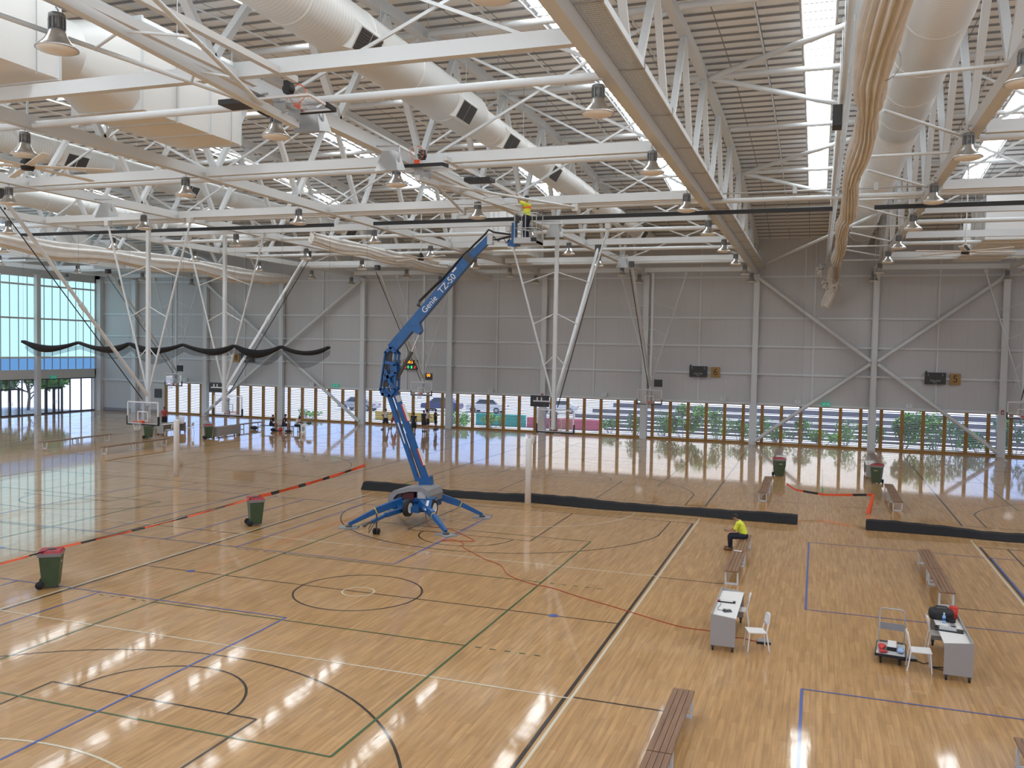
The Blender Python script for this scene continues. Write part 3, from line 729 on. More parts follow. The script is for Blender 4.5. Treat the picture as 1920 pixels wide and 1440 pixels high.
# ================================================================ NETS, RAILS AND CURTAINS
YD = 15.9
def rail(x0, x1, lab):
    tag(obj('net_rail', G().box(x0,x1,YD-.06,YD+.06,12.72,12.88), 'black'), lab, 'rail', 'black net rails')
rail(-30.4,-10.4,'black net rail at upper left above the raised black net'); rail(-8.2,12.45,'long black net rail crossing above the lift'); rail(14.0,33,'black net rail at the right edge')
g = G()
for z in (13.45,): g.tube((-36,15.2,z),(40,15.2,z),.035,n=6)
for x in range(-34,40,3): g.cbox((x,15.2,13.5),(.16,.16,.3))
tag(obj('winch_shaft', g, 'galv'), 'long grey winch shaft crossing the hall above the black rails', 'shaft')
tag(obj('shaft_tube', G().tube((-36,15.5,13.2),(40,15.5,13.2),.1,n=10), 'steel'), 'long white tube just below the grey winch shaft', 'tube')
def lowered(x0, x1, lab):
    t = thing('divider_net', lab, 'net', (x0, YD, 0), 0, 'floor length divider nets'); n = 40; W = x1-x0
    g = G(); yy = lambda u,z: .03*math.sin(u*9)*(1-z/13)
    for i in range(n):
        for (za,zb) in ((.3,4),(4,8.5),(8.5,12.72)):
            g.quad((W*i/n,yy(W*i/n,za),za),(W*(i+1)/n,yy(W*(i+1)/n,za),za),(W*(i+1)/n,yy(W*(i+1)/n,zb),zb),(W*i/n,yy(W*i/n,zb),zb))
    obj('netting', g, 'net', t, fix=False)
    h = G(); pts = []
    m = 80
    for i in range(m+1):
        x = W*i/m; s = math.sin(i*1.7)*.5+math.sin(i*.61)*.5
        pts.append((x, .10*math.sin(i*.23)+.03*s, .32+.05*math.sin(i*.17+1)+.015*s, .30+.04*math.sin(i*.31)))
    vs = []
    for (x,y,zt,d) in pts: vs += [(x,y+.12,zt),(x,y-.10,zt-.04),(x,y-d-.05,.015),(x,y+.14,.0)]
    fs = []
    for i in range(m): fs += [(4*i+j, 4*i+(j+1)%4, 4*i+4+(j+1)%4, 4*i+4+j) for j in range(4)]
    h.add(vs, fs, False); h.add(vs[:4], [(0,1,2,3)]); h.add(vs[-4:], [(3,2,1,0)])
    obj('hem_skirt', h, 'blackc', t)
    for xx in (0, W): obj('edge_cord', G().tube((xx,0,.3),(xx,0,12.7),.006,n=5), 'grey', t)
lowered(-8.55, 11.5, 'see through divider net with black hem behind the lift, left of aisle'); lowered(14.1, 33.0, 'see through divider net with black hem right of the aisle')
# raised black net
t = thing('raised_net', 'black divider net drawn up in swags at left', 'net', (-30.3, YD, 6.85)); W = 19.7
n = 192; rp = []; 
pk = [0,4.0,7.5,11.0,14.2,17.0,19.7]
def swag(x):
    for a, b in zip(pk, pk[1:]):
        if a <= x <= b: u = (x-a)/(b-a); return 4*u*(1-u)
    return 0
g = G(); pts = [(W*i/n, .0, -.02-.26*swag(W*i/n)) for i in range(n+1)]
vs = []
for (x,y,z) in pts:
    s = swag(x); d = .09+.30*s*(.6+.4*math.sin(x*.9+1)); vs += [(x,-.14,z+.06),(x,.14,z+.06),(x,.16,z-d*.6),(x,0,z-d),(x,-.16,z-d*.6)]
fs = [(5*i+j, 5*i+(j+1)%5, 5*i+5+(j+1)%5, 5*i+5+j) for i in range(n) for j in range(5)]
g.add(vs, fs, True); g.add(vs[:5],[(0,1,2,3,4)]); g.add(vs[-5:],[(4,3,2,1,0)]); obj('bundle', g, 'blackc', t)
g = G()
for i in range(n):
    q = []
    for x in (W*i/n, W*(i+1)/n): q.append((x, -.05-.20*swag(x)-.1, .25+.55*swag(x)*(.5+.5*math.sin(x*.7+2))))
    g.quad((q[0][0],.18,q[0][1]),(q[1][0],.18,q[1][1]),(q[1][0],.1,q[1][1]-q[1][2]),(q[0][0],.1,q[0][1]-q[0][2]))
obj('drooping_mesh', g, 'rawnet', t, fix=False)
for x in pk: obj('lift_cord', G().tube((x,0,.0),(x,0,5.9),.008,n=4), 'grey', t)
# bunched beige curtain along the aisle
def bundle(pts, widths, heights, folds, lab, nm='bunched_curtain', m='curtain', grp=None):
    """pleated cloth gathered lengthways: pts is the top centre line"""
    t = thing(nm, lab, 'curtain', (0,0,0), 0, grp); n = folds*8; R = []; K = len(pts)
    fine = []
    for i in range(K-1):
        for q in range(6):
            u = q/6; us = u*u*(3-2*u)
            fine.append((Vector(pts[i]).lerp(Vector(pts[i+1]),u), widths[i]+(widths[i+1]-widths[i])*us, heights[i]+(heights[i+1]-heights[i])*us))
    fine.append((Vector(pts[-1]), widths[-1], heights[-1]))
    for j, (p, w, h) in enumerate(fine):
        for i in range(n):
            a = 2*PI*i/n; rr = 1+.15*math.sin(folds*a+.5*math.sin(j*.45)+.25*math.sin(a*3+j*.8))+.06*math.sin(2*a+j*.6)
            R.append((p.x+w/2*rr*math.cos(a), p.y+.05*math.sin(3*a), p.z-h/2+h/2*rr*math.sin(a)))
    fs = [(j*n+i, j*n+(i+1)%n, (j+1)*n+(i+1)%n, (j+1)*n+i) for j in range(len(fine)-1) for i in range(n)]
    g = G().add(R, fs, True); g.add(R[:n], [tuple(range(n))]); g.add(R[-n:], [tuple(range(n))])
    obj('gathered_cloth', g, m, t); return t
rng = random.Random(3)
ys = [-12,-8,-5,-2.5,-.5,1.4,3,5,7.5,10,13,16,19,22,26,30,34,38,42,44.5]
cp = [(13.0+.08*math.sin(y*.5), y, 13.35-.004*max(0,y)) for y in ys]
wd = [.70,.70,.68,.66,.60,.42,.50,.58,.53,.43,.54,.56,.44,.52,.5,.48,.52,.48,.44,.38]
hh = [1.0,1.0,1.0,1.0,.95,.75,.85,.95,.9,.8,.95,1.0,.8,.95,1.0,1.0,1.1,1.15,1.2,1.2]
bt = bundle(cp, wd, hh, 17, 'long beige divider curtain gathered in pleats above the aisle at right')
obj('tie_band', G().lathe([(.40,-.03),(.41,0),(.40,.03)], 24, o=(13.05,-2.5,12.85), axis='y'), 'grey', bt)
tail = G(); n = 40; pts = [(13.0,44.2,13.0,.36),(12.95,45.0,12.2,.40),(12.9,45.6,11.5,.38),(12.55,45.8,10.7,.34),(12.45,45.9,10.4,.26)]; R = []
for j,(x,y,z,w) in enumerate(pts):
    for i in range(n):
        a = 2*PI*i/n; r = w*(1+.22*math.sin(7*a+j)); R.append((x+r*math.cos(a), y+r*.8*math.sin(a), z+.12*math.sin(2*a)))
tail.add(R, [(j*n+i, j*n+(i+1)%n, (j+1)*n+(i+1)%n, (j+1)*n+i) for j in range(len(pts)-1) for i in range(n)], True); tail.add(R[-n:], [tuple(range(n))]); tail.add(R[:n], [tuple(range(n))])
obj('hanging_tail', tail, 'curtain', bt)
fr_ = G()
for (cx_,cz_,rr_) in ((12.75,12.0,.55),(13.25,11.7,.5),(12.4,13.0,.6)):
    m_ = 22; R = []
    for j in range(4):
        for i in range(m_):
            a = PI*1.1*i/(m_-1)+.4*j; R.append((cx_+(rr_*(.35+.2*j))*math.cos(a)*(1+.15*math.sin(9*a)), 45.0+.1*j, cz_+rr_*(.25+.2*j)*math.sin(a)+.08*math.cos(11*a)))
    fr_.add(R, [(j*m_+i, j*m_+i+1, (j+1)*m_+i+1, (j+1)*m_+i) for j in range(3) for i in range(m_-1)], True)
obj('frilled_edge', fr_, 'pad', bt)
t = thing('curtain_track', 'pair of white tubes beside the beige gathered curtain', 'track', (12.45,0,13.3))
for dx, dz in ((0,0),(.16,.28)): obj('track_tube', G().tube((dx,-12,dz),(dx,44,dz),.07,n=10), 'steel', t)
obj('track_motor', G().box(-.22,.0,1.2,1.75,-.75,-.25), 'black', t)
for i in range(17): obj('hanger_rod', G().tube((0.08,-10+3.3*i,.1),(.08,-10+3.3*i,zr(-10+3.3*i)-13.3),.02,n=5), 'steel', t)
ys = [14,18,22,26,30,34,38,42]
bundle([(-30.2+.02*i, y, 12.75-.10*math.sin(i*1.3)) for i,y in enumerate(ys)], [.5,.6,.55,.6,.5,.6,.55,.4], [.75,1.0,.8,1.05,.85,1.1,.9,.6], 7, 'beige curtain gathered and sagging beneath the roof at left')
ys = [19,22,25,28,31,34,37,40,43,46]
bundle([(-13.6, y, 12.92) for i,y in enumerate(ys)], [.34,.4,.34,.42,.34,.4,.34,.4,.34,.3], [.6,.75,.6,.75,.6,.75,.6,.7,.6,.5], 9, 'pale rolled netting under the roof left of the lift boom', 'rolled_net', 'curtain')
# barrier tape
def tape(pts, lab, w=.075):
    """one continuous ribbon; every few lengths are printed black"""
    base = Vector(pts[0]); P = []
    for a, b in zip(pts, pts[1:]):
        a = Vector(a); b = Vector(b); L = (b-a).length; n = max(2, int(L/.28))
        for i in range(n): u = i/n; P.append(a.lerp(b,u)-Vector((0,0,.07*4*u*(1-u)*min(1,L/8))))
    P.append(Vector(pts[-1])); R = []
    for i, p in enumerate(P):
        tw = .03*math.sin(i*.7); q = p-base
        R += [q+Vector((tw,0,-w/2)), q+Vector((tw+.004,.004,-w/2)), q+Vector((-tw+.004,.004,w/2)), q+Vector((-tw,0,w/2))]
    g = G(); g.add(R, [(4*i+j, 4*i+(j+1)%4, 4*i+4+(j+1)%4, 4*i+4+j) for i in range(len(P)-1) for j in range(4)])
    o = obj('barrier_tape', g, tape_o); o.location = base; o.data.materials.append(M['black'])
    for f in o.data.polygons:
        if (f.index//4) % 7 in (3,4): f.material_index = 1
    tag(o, lab, 'tape', 'orange barrier tapes')
tape_o = mat('tape_orange', (.74,.085,.02), .5)
tape([(-8.1,-12.5,1.05),(-8.12,-3.1,1.06)], 'orange barrier tape from the nearest green bin to the left edge', .04)
tape([(-8.12,-2.75,1.06),(-8.12,6.45,1.06)], 'orange and black barrier tape between the two green bins at left', .05)
tape([(-8.12,6.75,1.06),(-8.35,15.6,1.2)], 'orange barrier tape running from the second bin towards the net', .12)
tape([(10.9,20.4,.95),(11.3,20.3,.72),(12.6,20.2,.60),(14.6,19.9,.80)], 'orange barrier tape slung across the aisle at right', .1)
tag(obj('tape_bundle', G().hexa([(14.25,19.4,.02),(14.42,19.4,.02),(14.5,19.55,.02),(14.3,19.55,.02)],[(14.5,19.85,.75),(14.6,19.85,.75),(14.62,19.9,.8),(14.52,19.9,.8)]), tape_o), 'loose orange end of the tape hanging to the floor in the aisle', 'tape')

# ================================================================ WALL SIGNS AND FITTINGS
def score(x, z, n, lab, left=False):
    s = -1 if left else 1
    t = thing('scoreboard', lab[0], 'scoreboard', (x, YW-.2, z), 0, 'dark scoreboards')
    obj('case', G().box(-.68,.68,-.14,.06,-.42,.42), 'scorebox', t)
    obj('siren', G().lathe([(0,0),(.05,0),(.05,.1),(0,.12)], 10, o=(-.6,-.04,.42)), 'black', t)
    text('Team Polli', .16, 'boardtxt', t, (0,-.145,-.16), (PI/2,0,0)); text('Court', .11, 'boardtxt', t, (0,-.145,-.29), (PI/2,0,0))
    for dx in (-.46,.48): obj('unlit_digit', G().box(dx-.035,dx-.015,-.146,-.14,.22,.36).box(dx-.015,dx+.03,-.146,-.14,.22,.24), 'boardtxt', t)
    u = thing('court_sign', lab[1], 'sign', (x+s*1.30, YW-.16, z-.02), 0, 'gold court number signs')
    obj('panel', G().box(-.34,.34,-.04,.03,-.40,.40), 'signgold', u)
    text(n, .72, 'num', u, (0,-.045,0), (PI/2,0,0), 'numeral')
score(20.05, 5.37, '5', ('dark scoreboard left of the gold number 5','gold court sign with the number 5'))
score(3.35, 5.42, '6', ('dark scoreboard left of the gold number 6','gold court sign with the number 6'))
score(-38.1, 5.6, '8', ('dark scoreboard right of the gold number 8','gold court sign with the number 8'), True)
t = thing('scoreboard', 'lit scoreboard with red, amber and green digits behind the lift', 'scoreboard', (-21.35, YW-.2, 5.36))
obj('case', G().box(-.66,.66,-.14,.06,-.42,.42), 'scorebox', t)
text('00:3', .34, 'ledamb', t, (.0,-.145,.22), (PI/2,0,0), 'clock_digits'); text('3', .28, 'ledamb', t, (-.54,-.145,.24), (PI/2,0,0), 'foul_digits'); text('9', .28, 'ledamb', t, (.54,-.145,.24), (PI/2,0,0), 'foul_digits')
text('0', .34, 'ledred', t, (-.44,-.145,-.22), (PI/2,0,0), 'home_digits'); text('0', .34, 'ledred', t, (.48,-.145,-.22), (PI/2,0,0), 'guest_digits')
text('0', .34, 'ledgrn', t, (-.16,-.145,-.22), (PI/2,0,0), 'period_digits'); text('8', .34, 'ledgrn', t, (.16,-.145,-.22), (PI/2,0,0), 'period_digits')
u = thing('court_sign', 'gold court sign with the number 7, half hidden by the lift', 'sign', (-22.75, YW-.16, 5.36), 0, 'gold court number signs')
obj('panel', G().box(-.34,.34,-.04,.03,-.40,.40), 'signgold', u); text('7', .72, 'num', u, (0,-.045,0), (PI/2,0,0), 'numeral')
def exit_sign(loc, rz, lab):
    t = thing('exit_sign', lab, 'exit sign', loc, rz, 'green exit signs')
    obj('panel', G().box(-.32,.32,-.05,.05,-.14,.14), 'exit', t)
    obj('arrow', G().prism([(.04,-.025),(.16,-.025),(.16,-.08),(.27,0),(.16,.08),(.16,.025),(.04,.025)], -.056, -.05), 'white', t)
    obj('running_figure', G().prism([(-.2,-.09),(-.14,-.02),(-.1,-.09),(-.06,-.09),(-.1,.02),(-.06,.03),(-.06,.06),(-.12,.06),(-.2,.0),(-.24,-.07)], -.056, -.05).ball((-.09,-.053,.09), (.025,.004,.025), 8, 6), 'white', t)
exit_sign((12.75,YW-.22,3.24), 0, 'green exit sign over the louvres between signs 6 and 5'); exit_sign((-28.8,YW-.22,3.3), 0, 'green exit sign over the louvres left of the lift')
exit_sign((XL+.1,41.8,3.42), PI/2, 'green exit sign over the glazed doors at far left')
for (x,lab) in ((24.34,'on the column right of sign 5'),(-9.22,'on the column right of the lift')):
    t = thing('fire_label', 'small red fire label '+lab, 'label', (x,YW-.53,3.13), 0, 'small red fire labels')
    obj('plate', G().box(-.09,.09,-.01,.01,-.16,.16), 'red', t); obj('white_mark', G().box(-.03,.03,-.014,-.01,-.1,.06), 'white', t)
jb = [(-45.2,'at far left near the corner'),(-31.2,'left of the lift, above the louvres'),(-23.6,'just right of the lift boom foot'),(-13.9,'second right of the lift'),(-4.1,'left of the hoop by sign 6'),(5.3,'below sign 6'),(10.75,'right of the column near sign 6'),(18.4,'below and left of sign 5')]
pr = None
for x, lab in jb:
    if pr is None:
        pr = thing('junction_box', 'white junction box '+lab, 'junction box', (x, YW-.12, 3.33), 0, 'white boxes above the louvres')
        obj('case', G().box(-.22,.22,-.12,.1,-.14,.16), 'steel', pr); obj('lid_screw', G().cbox((0,-.13,.05),(.05,.02,.05)), 'dark', pr)
    else: dup(pr, (x,YW-.12,3.33), 0, 'white junction box '+lab)
box_thing('wall_board', 'dark square board on the pale wall at far left', 'board', -48.95,-48.15,YW-.1,YW-.005,1.5,2.35,'dark')
box_thing('wall_vent', 'grey floor level vent on the pale wall at far left', 'vent', -55.2,-48.6,YW-.1,YW-.005,.05,.3,'grey')

# ================================================================ BINS, BENCHES, DESKS, CHAIRS
def bin_proto():
    t = thing('wheelie_bin', 'x', 'bin', (0,0,0))       # front looks to -y
    b = G().hexa([(-.21,-.20,.06),(.21,-.20,.06),(.21,.20,.06),(-.21,.20,.06)],[(-.28,-.28,.93),(.28,-.28,.93),(.28,.27,.93),(-.28,.27,.93)])
    obj('body', b, 'green', t)
    obj('collar', G().hexa([(-.29,-.29,.90),(.29,-.29,.90),(.29,.29,.90),(-.29,.29,.90)],[(-.31,-.31,1.0),(.31,-.31,1.0),(.31,.33,1.0),(-.31,.33,1.0)]), 'grey', t)
    lid = obj('lid', G().hexa([(-.30,-.31,1.0),(.30,-.31,1.0),(.30,.31,1.0),(-.30,.31,1.0)],[(-.25,-.25,1.06),(.25,-.25,1.06),(.25,.27,1.07),(-.25,.27,1.07)]), 'red', t)
    obj('opening', G().lathe([(0,.0),(.13,.0),(.13,.004),(0,.004)], 16, o=(0,0,1.064)), 'black', lid)
    obj('handle', G().tube((-.24,.36,.97),(.24,.36,.97),.02,n=8), 'grey', t)
    for s in (-1,1): obj('wheel', G().lathe([(0,-.035),(.11,-.035),(.11,.035),(0,.035)], 18, o=(s*.25,.25,.11), axis='x'), 'rubber', t)
    obj('axle', G().tube((-.25,.25,.11),(.25,.25,.11),.015,n=6), 'dark', t)
    obj('maker_mark', G().box(-.1,.1,-.268,-.262,.70,.74), 'lgrey', t)
    return t
bp = None
for (x,y,rz,lab) in ((-8.15,-2.9,2.2,'green bin with red lid nearest us at left, tape tied to it'),(-8.15,6.6,2.4,'green bin with red lid and red sticker, second along the tape'),
        (10.2,29.9,.4,'green bin with red lid at the left side of the far aisle'),(15.3,29.5,-.3,'green bin with red lid at the right side of the far aisle'),
        (-33.2,29.0,1.9,'green bin behind the left hoop, below its rim'),(-29.3,30.6,2.4,'green bin with red lid beside the far grey desk at left')):
    if bp is None: bp = bin_proto(); bp.location = (x,y,0); bp.rotation_euler.z = rz; bp['label'] = lab; bp['group'] = 'green wheelie bins'; r = bp
    else: r = dup(bp, (x,y,0), rz, lab, 'green wheelie bins')
    if 'sticker' in lab: obj('sticker', G().hexa([(.238,-.12,.4),(.238,.12,.4),(.236,.12,.4),(.236,-.12,.4)],[(.268,-.12,.78),(.268,.12,.78),(.266,.12,.78),(.266,-.12,.78)]), 'redcloth', r)
BL = 2.82
def bench_proto():
    t = thing('bench', 'x', 'bench', (0,0,0))
    for i in range(4): obj('seat_slat', G().box(-.205+.1045*i,-.205+.1045*i+.095,-BL/2,BL/2,.415,.452), 'wood', t)
    for y in (-BL/2+.22, BL/2-.22):
        g = G().box(-.2,-.15,y-.03,y+.03,0,.41).box(.15,.2,y-.03,y+.03,0,.41).box(-.2,.2,y-.03,y+.03,0,.045).box(-.2,.2,y-.03,y+.03,.37,.415)
        obj('leg_frame', g, 'steel', t)
    obj('stretcher', G().box(-.03,.03,-BL/2+.22,BL/2-.22,.37,.41), 'steel', t)
    return t
bn = None
def bench(x, y, lab):
    global bn
    if bn is None: bn = bench_proto(); bn.location = (x,y,0); bn['label'] = lab; bn['group'] = 'slatted wooden benches'
    else: dup(bn, (x,y,0), 0, lab, 'slatted wooden benches')
for (x,side) in ((9.83,'left of the aisle'),(15.66,'right of the aisle')):
    bench(x, 4.85+BL/2, 'slatted bench '+side+', just behind the near desk'); bench(x, 4.88+BL*1.5, ('slatted bench with the seated worker, ' if x < 12 else 'slatted bench ')+side+', second behind the desk')
    bench(x, -4.90-BL/2, 'slatted bench left of the aisle, nearest in front of the left desk' if x < 12 else 'slatted bench at the bottom right corner of the photo')
    bench(x, 20.6+BL/2, 'slatted bench '+side+' just beyond the divider net'); bench(x, 20.63+BL*1.5, 'slatted bench '+side+' beyond the net, nearest the green bin')
    bench(x, 35.4+BL/2, 'slatted bench '+side+' behind the far bin and desk'); bench(x, 35.43+BL*1.5, 'slatted bench '+side+' nearest the louvred wall')
bench(9.83, -4.93-BL*1.5, 'slatted bench left of the aisle, lowest in the photo')
for (x,side,y0) in ((-29.2,'behind the white post at left',20.5),(-34.4,'far left in front of the glazed doors',20.9)):
    bench(x, y0+BL/2, 'slatted bench '+side+', nearer of its pair'); bench(x, y0+.03+BL*1.5, 'slatted bench '+side+', farther of its pair')
bench(-31.6, 36.0, 'slatted bench beyond the far grey desk at left, nearer half'); bench(-31.6, 36.03+BL, 'slatted bench beyond the far grey desk at left, farther half')
def desk_proto():
    t = thing('score_desk', 'x', 'desk', (0,0,0)); L = 1.22; W = .285      # court side is -x
    obj('worktop', G().box(-W+.02,W,-L,L,.765,.79), 'white', t)
    obj('front_panel', G().box(-W,-W+.025,-L,L,.20,.86), 'grey2', t)
    for s in (-1,1): obj('end_panel', G().hexa([(-W,s*L-.013,.13),(W,s*L-.013,.13),(W,s*L+.013,.13),(-W,s*L+.013,.13)],[(-W,s*L-.013,.86),(W,s*L-.013,.80),(W,s*L+.013,.80),(-W,s*L+.013,.86)]), 'grey2', t)
    for sx in (-1,1):
        for sy in (-1,1):
            c = obj('castor', G().lathe([(0,-.02),(.05,-.02),(.05,.02),(0,.02)], 14, o=(sx*(W-.06),sy*(L-.03),.05), axis='x'), 'rubber', t)
            obj('castor_fork', G().box(sx*(W-.06)-.035,sx*(W-.06)+.035,sy*(L-.03)-.03,sy*(L-.03)+.03,.085,.135), 'dark', c)
    return t
M['grey2'] = mat('desk_grey', (.34,.33,.32), .45)
dk = None
for (x,y,rz,lab) in ((10.18,.12,0,'white topped score desk left of the aisle with a control panel'),(15.12,.12,PI,'white topped score desk right of the aisle with a black bag'),
      (10.18,32.2,0,'white score desk left of the far aisle, behind the green bin'),(15.12,32.2,PI,'white score desk right of the far aisle, behind the green bin'),
      (-29.0,32.3,PI,'grey fronted score desk at left beside the green bin'),(-33.9,32.2,0,'grey score desk behind the white post at far left')):
    if dk is None: dk = desk_proto(); dk.location = (x,y,0); dk['label'] = lab; dk['group'] = 'wheeled score desks'
    else: dup(dk, (x,y,0), rz, lab, 'wheeled score desks')
def chair_proto():
    t = thing('plastic_chair', 'x', 'chair', (0,0,0))      # sitter looks to -x
    g = G(); vs = []
    obj('seat', G().hexa([(-.22,-.21,.435),(.2,-.19,.425),(.2,.19,.425),(-.22,.21,.435)],[(-.22,-.21,.455),(.2,-.19,.445),(.2,.19,.445),(-.22,.21,.455)]), 'plastic', t)
    n = 9; m = 7; b = []
    for j in range(m):
        v = j/(m-1); z = .60+.26*v; hw = .19*(1-.35*abs(2*v-1)**3)
        for i in range(n):
            u = 2*i/(n-1)-1; b.append((.22+.06*v-.03*u*u+.02, hw*u, z))
    nn = len(b); b2 = [(x+.014,y,z) for x,y,z in b]
    fs = [(j*n+i, j*n+i+1, (j+1)*n+i+1, (j+1)*n+i) for j in range(m-1) for i in range(n-1)]
    fs2 = [tuple(nn+i for i in reversed(q)) for q in fs]
    rimi = [i for i in range(n)]+[j*n+n-1 for j in range(1,m)]+[(m-1)*n+i for i in range(n-2,-1,-1)]+[j*n for j in range(m-2,0,-1)]
    fs3 = [(rimi[i], rimi[(i+1)%len(rimi)], nn+rimi[(i+1)%len(rimi)], nn+rimi[i]) for i in range(len(rimi))]
    obj('backrest', G().add(b+b2, fs+fs2+fs3, True), 'plastic', t)
    for s in (-1,1):
        obj('leg', G().tube((-.19,s*.18,.44),(-.23,s*.205,0),.016,n=8), 'plastic', t)
        obj('leg', G().path([(.27,s*.15,.74),(.20,s*.17,.46),(.27,s*.2,0)], .016, 8), 'plastic', t)
    return t
ch = None
for (x,y,rz,lab) in ((10.90,-.62,.3,'white plastic chair standing clear of the left desk'),(10.36,1.0,.05,'white plastic chair tucked in close to the left desk'),
       (14.42,-.62,PI,'white plastic chair between the trolley and the right desk'),(14.98,.86,PI,'white plastic chair tucked in close to the right desk'),
       (-33.1,31.0,.3,'white chair below the left hoop beside the green bin'),(-32.9,33.0,.2,'white chair just left of the white padded post')):
    if ch is None: ch = chair_proto(); ch.location = (x,y,0); ch.rotation_euler.z = rz; ch['label'] = lab; ch['group'] = 'white plastic chairs'
    else: dup(ch, (x,y,0), rz, lab, 'white plastic chairs')
# things on the desks
T = .79
t = thing('score_controller', 'flat black scoreboard control panel on the left desk', 'control panel', (10.10,.25,T))
obj('base', G().box(-.22,.24,-.07,.07,0,.03), 'black', t); obj('label_strip', G().box(-.12,.18,-.05,.05,.03,.033), 'white', t); obj('red_end', G().box(-.21,-.12,-.06,.06,.03,.034), 'redcloth', t)
t = thing('radio_handset', 'small black device on the left desk, nearest corner', 'device', (10.22,-.55,T), .5)
obj('body', G().hexa([(-.1,-.07,0),(.1,-.07,0),(.1,.07,0),(-.1,.07,0)],[(-.08,-.05,.06),(.08,-.05,.05),(.08,.05,.05),(-.08,.05,.06)]), 'dark', t); obj('key_pad', G().box(-.04,.05,-.03,.03,.055,.062), 'lgrey', t)
tag(obj('cable', G().path([(10.0,.18,T+.01),(10.02,-.05,T+.01),(9.98,-.3,T+.01),(10.0,-.5,T+.01),(10.12,-.52,T+.01)], .006, 5), 'dark'), 'thin dark cable on the left desk linking panel and device', 'cable')
t = thing('equipment_bag', 'black soft bag standing on the right desk', 'bag', (15.0,.88,T))
bm_ = G(); R = []; n = 24
for (z,w,d) in ((0,.24,.17),(.06,.27,.19),(.16,.27,.19),(.22,.24,.17),(.25,.16,.1)):
    for i in range(n):
        a = 2*PI*i/n; c, s = math.cos(a), math.sin(a); R.append((w*math.copysign(abs(c)**.6,c), d*math.copysign(abs(s)**.6,s), z))
bm_.add(R, [(j*n+i, j*n+(i+1)%n, (j+1)*n+(i+1)%n, (j+1)*n+i) for j in range(4) for i in range(n)], True); bm_.add(R[-n:], [tuple(range(n))]); bm_.add(R[:n],[tuple(range(n))])
obj('body', bm_, 'black', t); obj('zip_flap', G().box(-.15,.15,-.09,.09,.25,.262), 'dark', t); obj('strap', G().path([(-.2,-.1,.2),(-.1,-.02,.30),(.1,-.02,.30),(.2,-.1,.2)], .014, 6), 'black', t)
t = thing('plastic_tub', 'red tub on the right desk behind the black bag', 'tub', (15.28,.98,T))
M['redp'] = mat('red_plastic', (.62,.035,.025), .35)
obj('body', G().lathe([(0,0),(.08,0),(.1,.28),(.09,.28),(.072,.02),(0,.02)], 20), 'redp', t); obj('lid', G().lathe([(0,.285),(.105,.285),(.105,.27)], 20), 'redp', t)
t = thing('water_bottle', 'clear blue water bottle on the right desk before the bag', 'bottle', (15.02,.52,T))
obj('body', G().lathe([(0,0),(.036,0),(.038,.05),(.034,.09),(.038,.13),(.036,.16),(.014,.2),(.014,.215),(0,.215)], 16), 'bottle', t); obj('cap', G().lathe([(0,.235),(.017,.235),(.017,.212)], 12), 'white', t); obj('wrapper', G().lathe([(.0385,.06),(.0385,.12)], 16), 'blue', t)
t = thing('cable_reel', 'coil of black cable on the right desk near the bottle', 'cable', (15.18,.62,T))
for q in range(4): obj('coil', G().path([(.09*math.cos(2*PI*i/16),.09*math.sin(2*PI*i/16),.02+.02*q) for i in range(16)], .012, 5, True), 'black', t)
t = thing('control_console', 'grey console resting on a black tray on the right desk', 'console', (15.05,-.05,T), -.15)
obj('tray', G().box(-.28,.30,-.14,.12,0,.025), 'black', t); obj('body', G().hexa([(-.2,-.09,.025),(.16,-.09,.025),(.16,.1,.025),(-.2,.1,.025)],[(-.18,-.07,.075),(.14,-.07,.06),(.14,.08,.06),(-.18,.08,.075)]), 'lgrey', t); obj('cord', G().path([(-.2,0,.04),(-.28,.05,.04),(-.26,.12,.04),(-.15,.14,.04)], .012, 5), 'black', t)
t = thing('card_box', 'small grey printed box on the right desk behind the console', 'box', (15.16,.22,T), .2); obj('carton', G().box(-.07,.07,-.05,.05,0,.07), 'lgrey', t); obj('print', G().box(-.05,.05,-.052,-.05,.015,.055).box(-.05,.05,-.03,.03,.07,.072), 'dark', t)
t = thing('rolled_paper', 'white roll with red end lying on the bench by the worker', 'roll', (9.80,7.55,.453), 1.3)
obj('roll', G().tube((0,-.14,.02),(0,.14,.02),.02,n=10), 'white', t); obj('red_end', G().tube((0,-.14,.02),(0,-.19,.02),.0205,n=10), 'redp', t)
for (x,y,lab) in ((11.05,-.1,'grey floor box under the chair at the left desk'),(14.25,.0,'grey floor box under the chair at the right desk')):
    t = thing('floor_box', lab, 'box', (x,y,0), .1, 'grey floor boxes'); obj('lid', G().hexa([(-.16,-.1,.0),(.16,-.1,.0),(.16,.12,.0),(-.16,.12,.0)],[(-.15,-.09,.06),(.15,-.09,.06),(.15,.11,.075),(-.15,.11,.075)]), 'grey', t); obj('black_edge', G().box(-.165,.165,-.115,-.098,0,.05), 'black', t)
tag(obj('power_cable', G().path([(10.9,-.1,.012),(10.7,-.02,.012),(10.55,.06,.012),(10.3,.0,.012)], .01, 5), 'orange'), 'short orange cable from the floor box under the left desk', 'cable')
tag(obj('power_cable', G().path([(14.4,-.05,.012),(14.55,-.2,.012),(14.65,-.1,.012),(14.7,-.35,.012),(14.95,-.3,.012),(14.7,-.42,.02),(14.95,-.5,.012)], .01, 5), 'black'), 'tangled black cable under the right desk', 'cable')
wp = [(-2.3,9.4,.5),(-1.9,9.0,.02)]
for (u_,v_) in ((-1.0,8.9),(.1,7.9),(.6,7.35),(.0,7.1),(-.5,6.9),(-.2,7.25),(.35,6.9),(.6,6.3),(1.3,5.6),(1.9,5.0),(2.7,4.4),(3.3,3.4),(4.2,2.75),(5.0,2.5),(6.0,1.9),(7.0,1.4),(8.0,.85),(9.0,.35),(9.7,.3),(10.1,.2)): wp.append((u_,v_,.012))
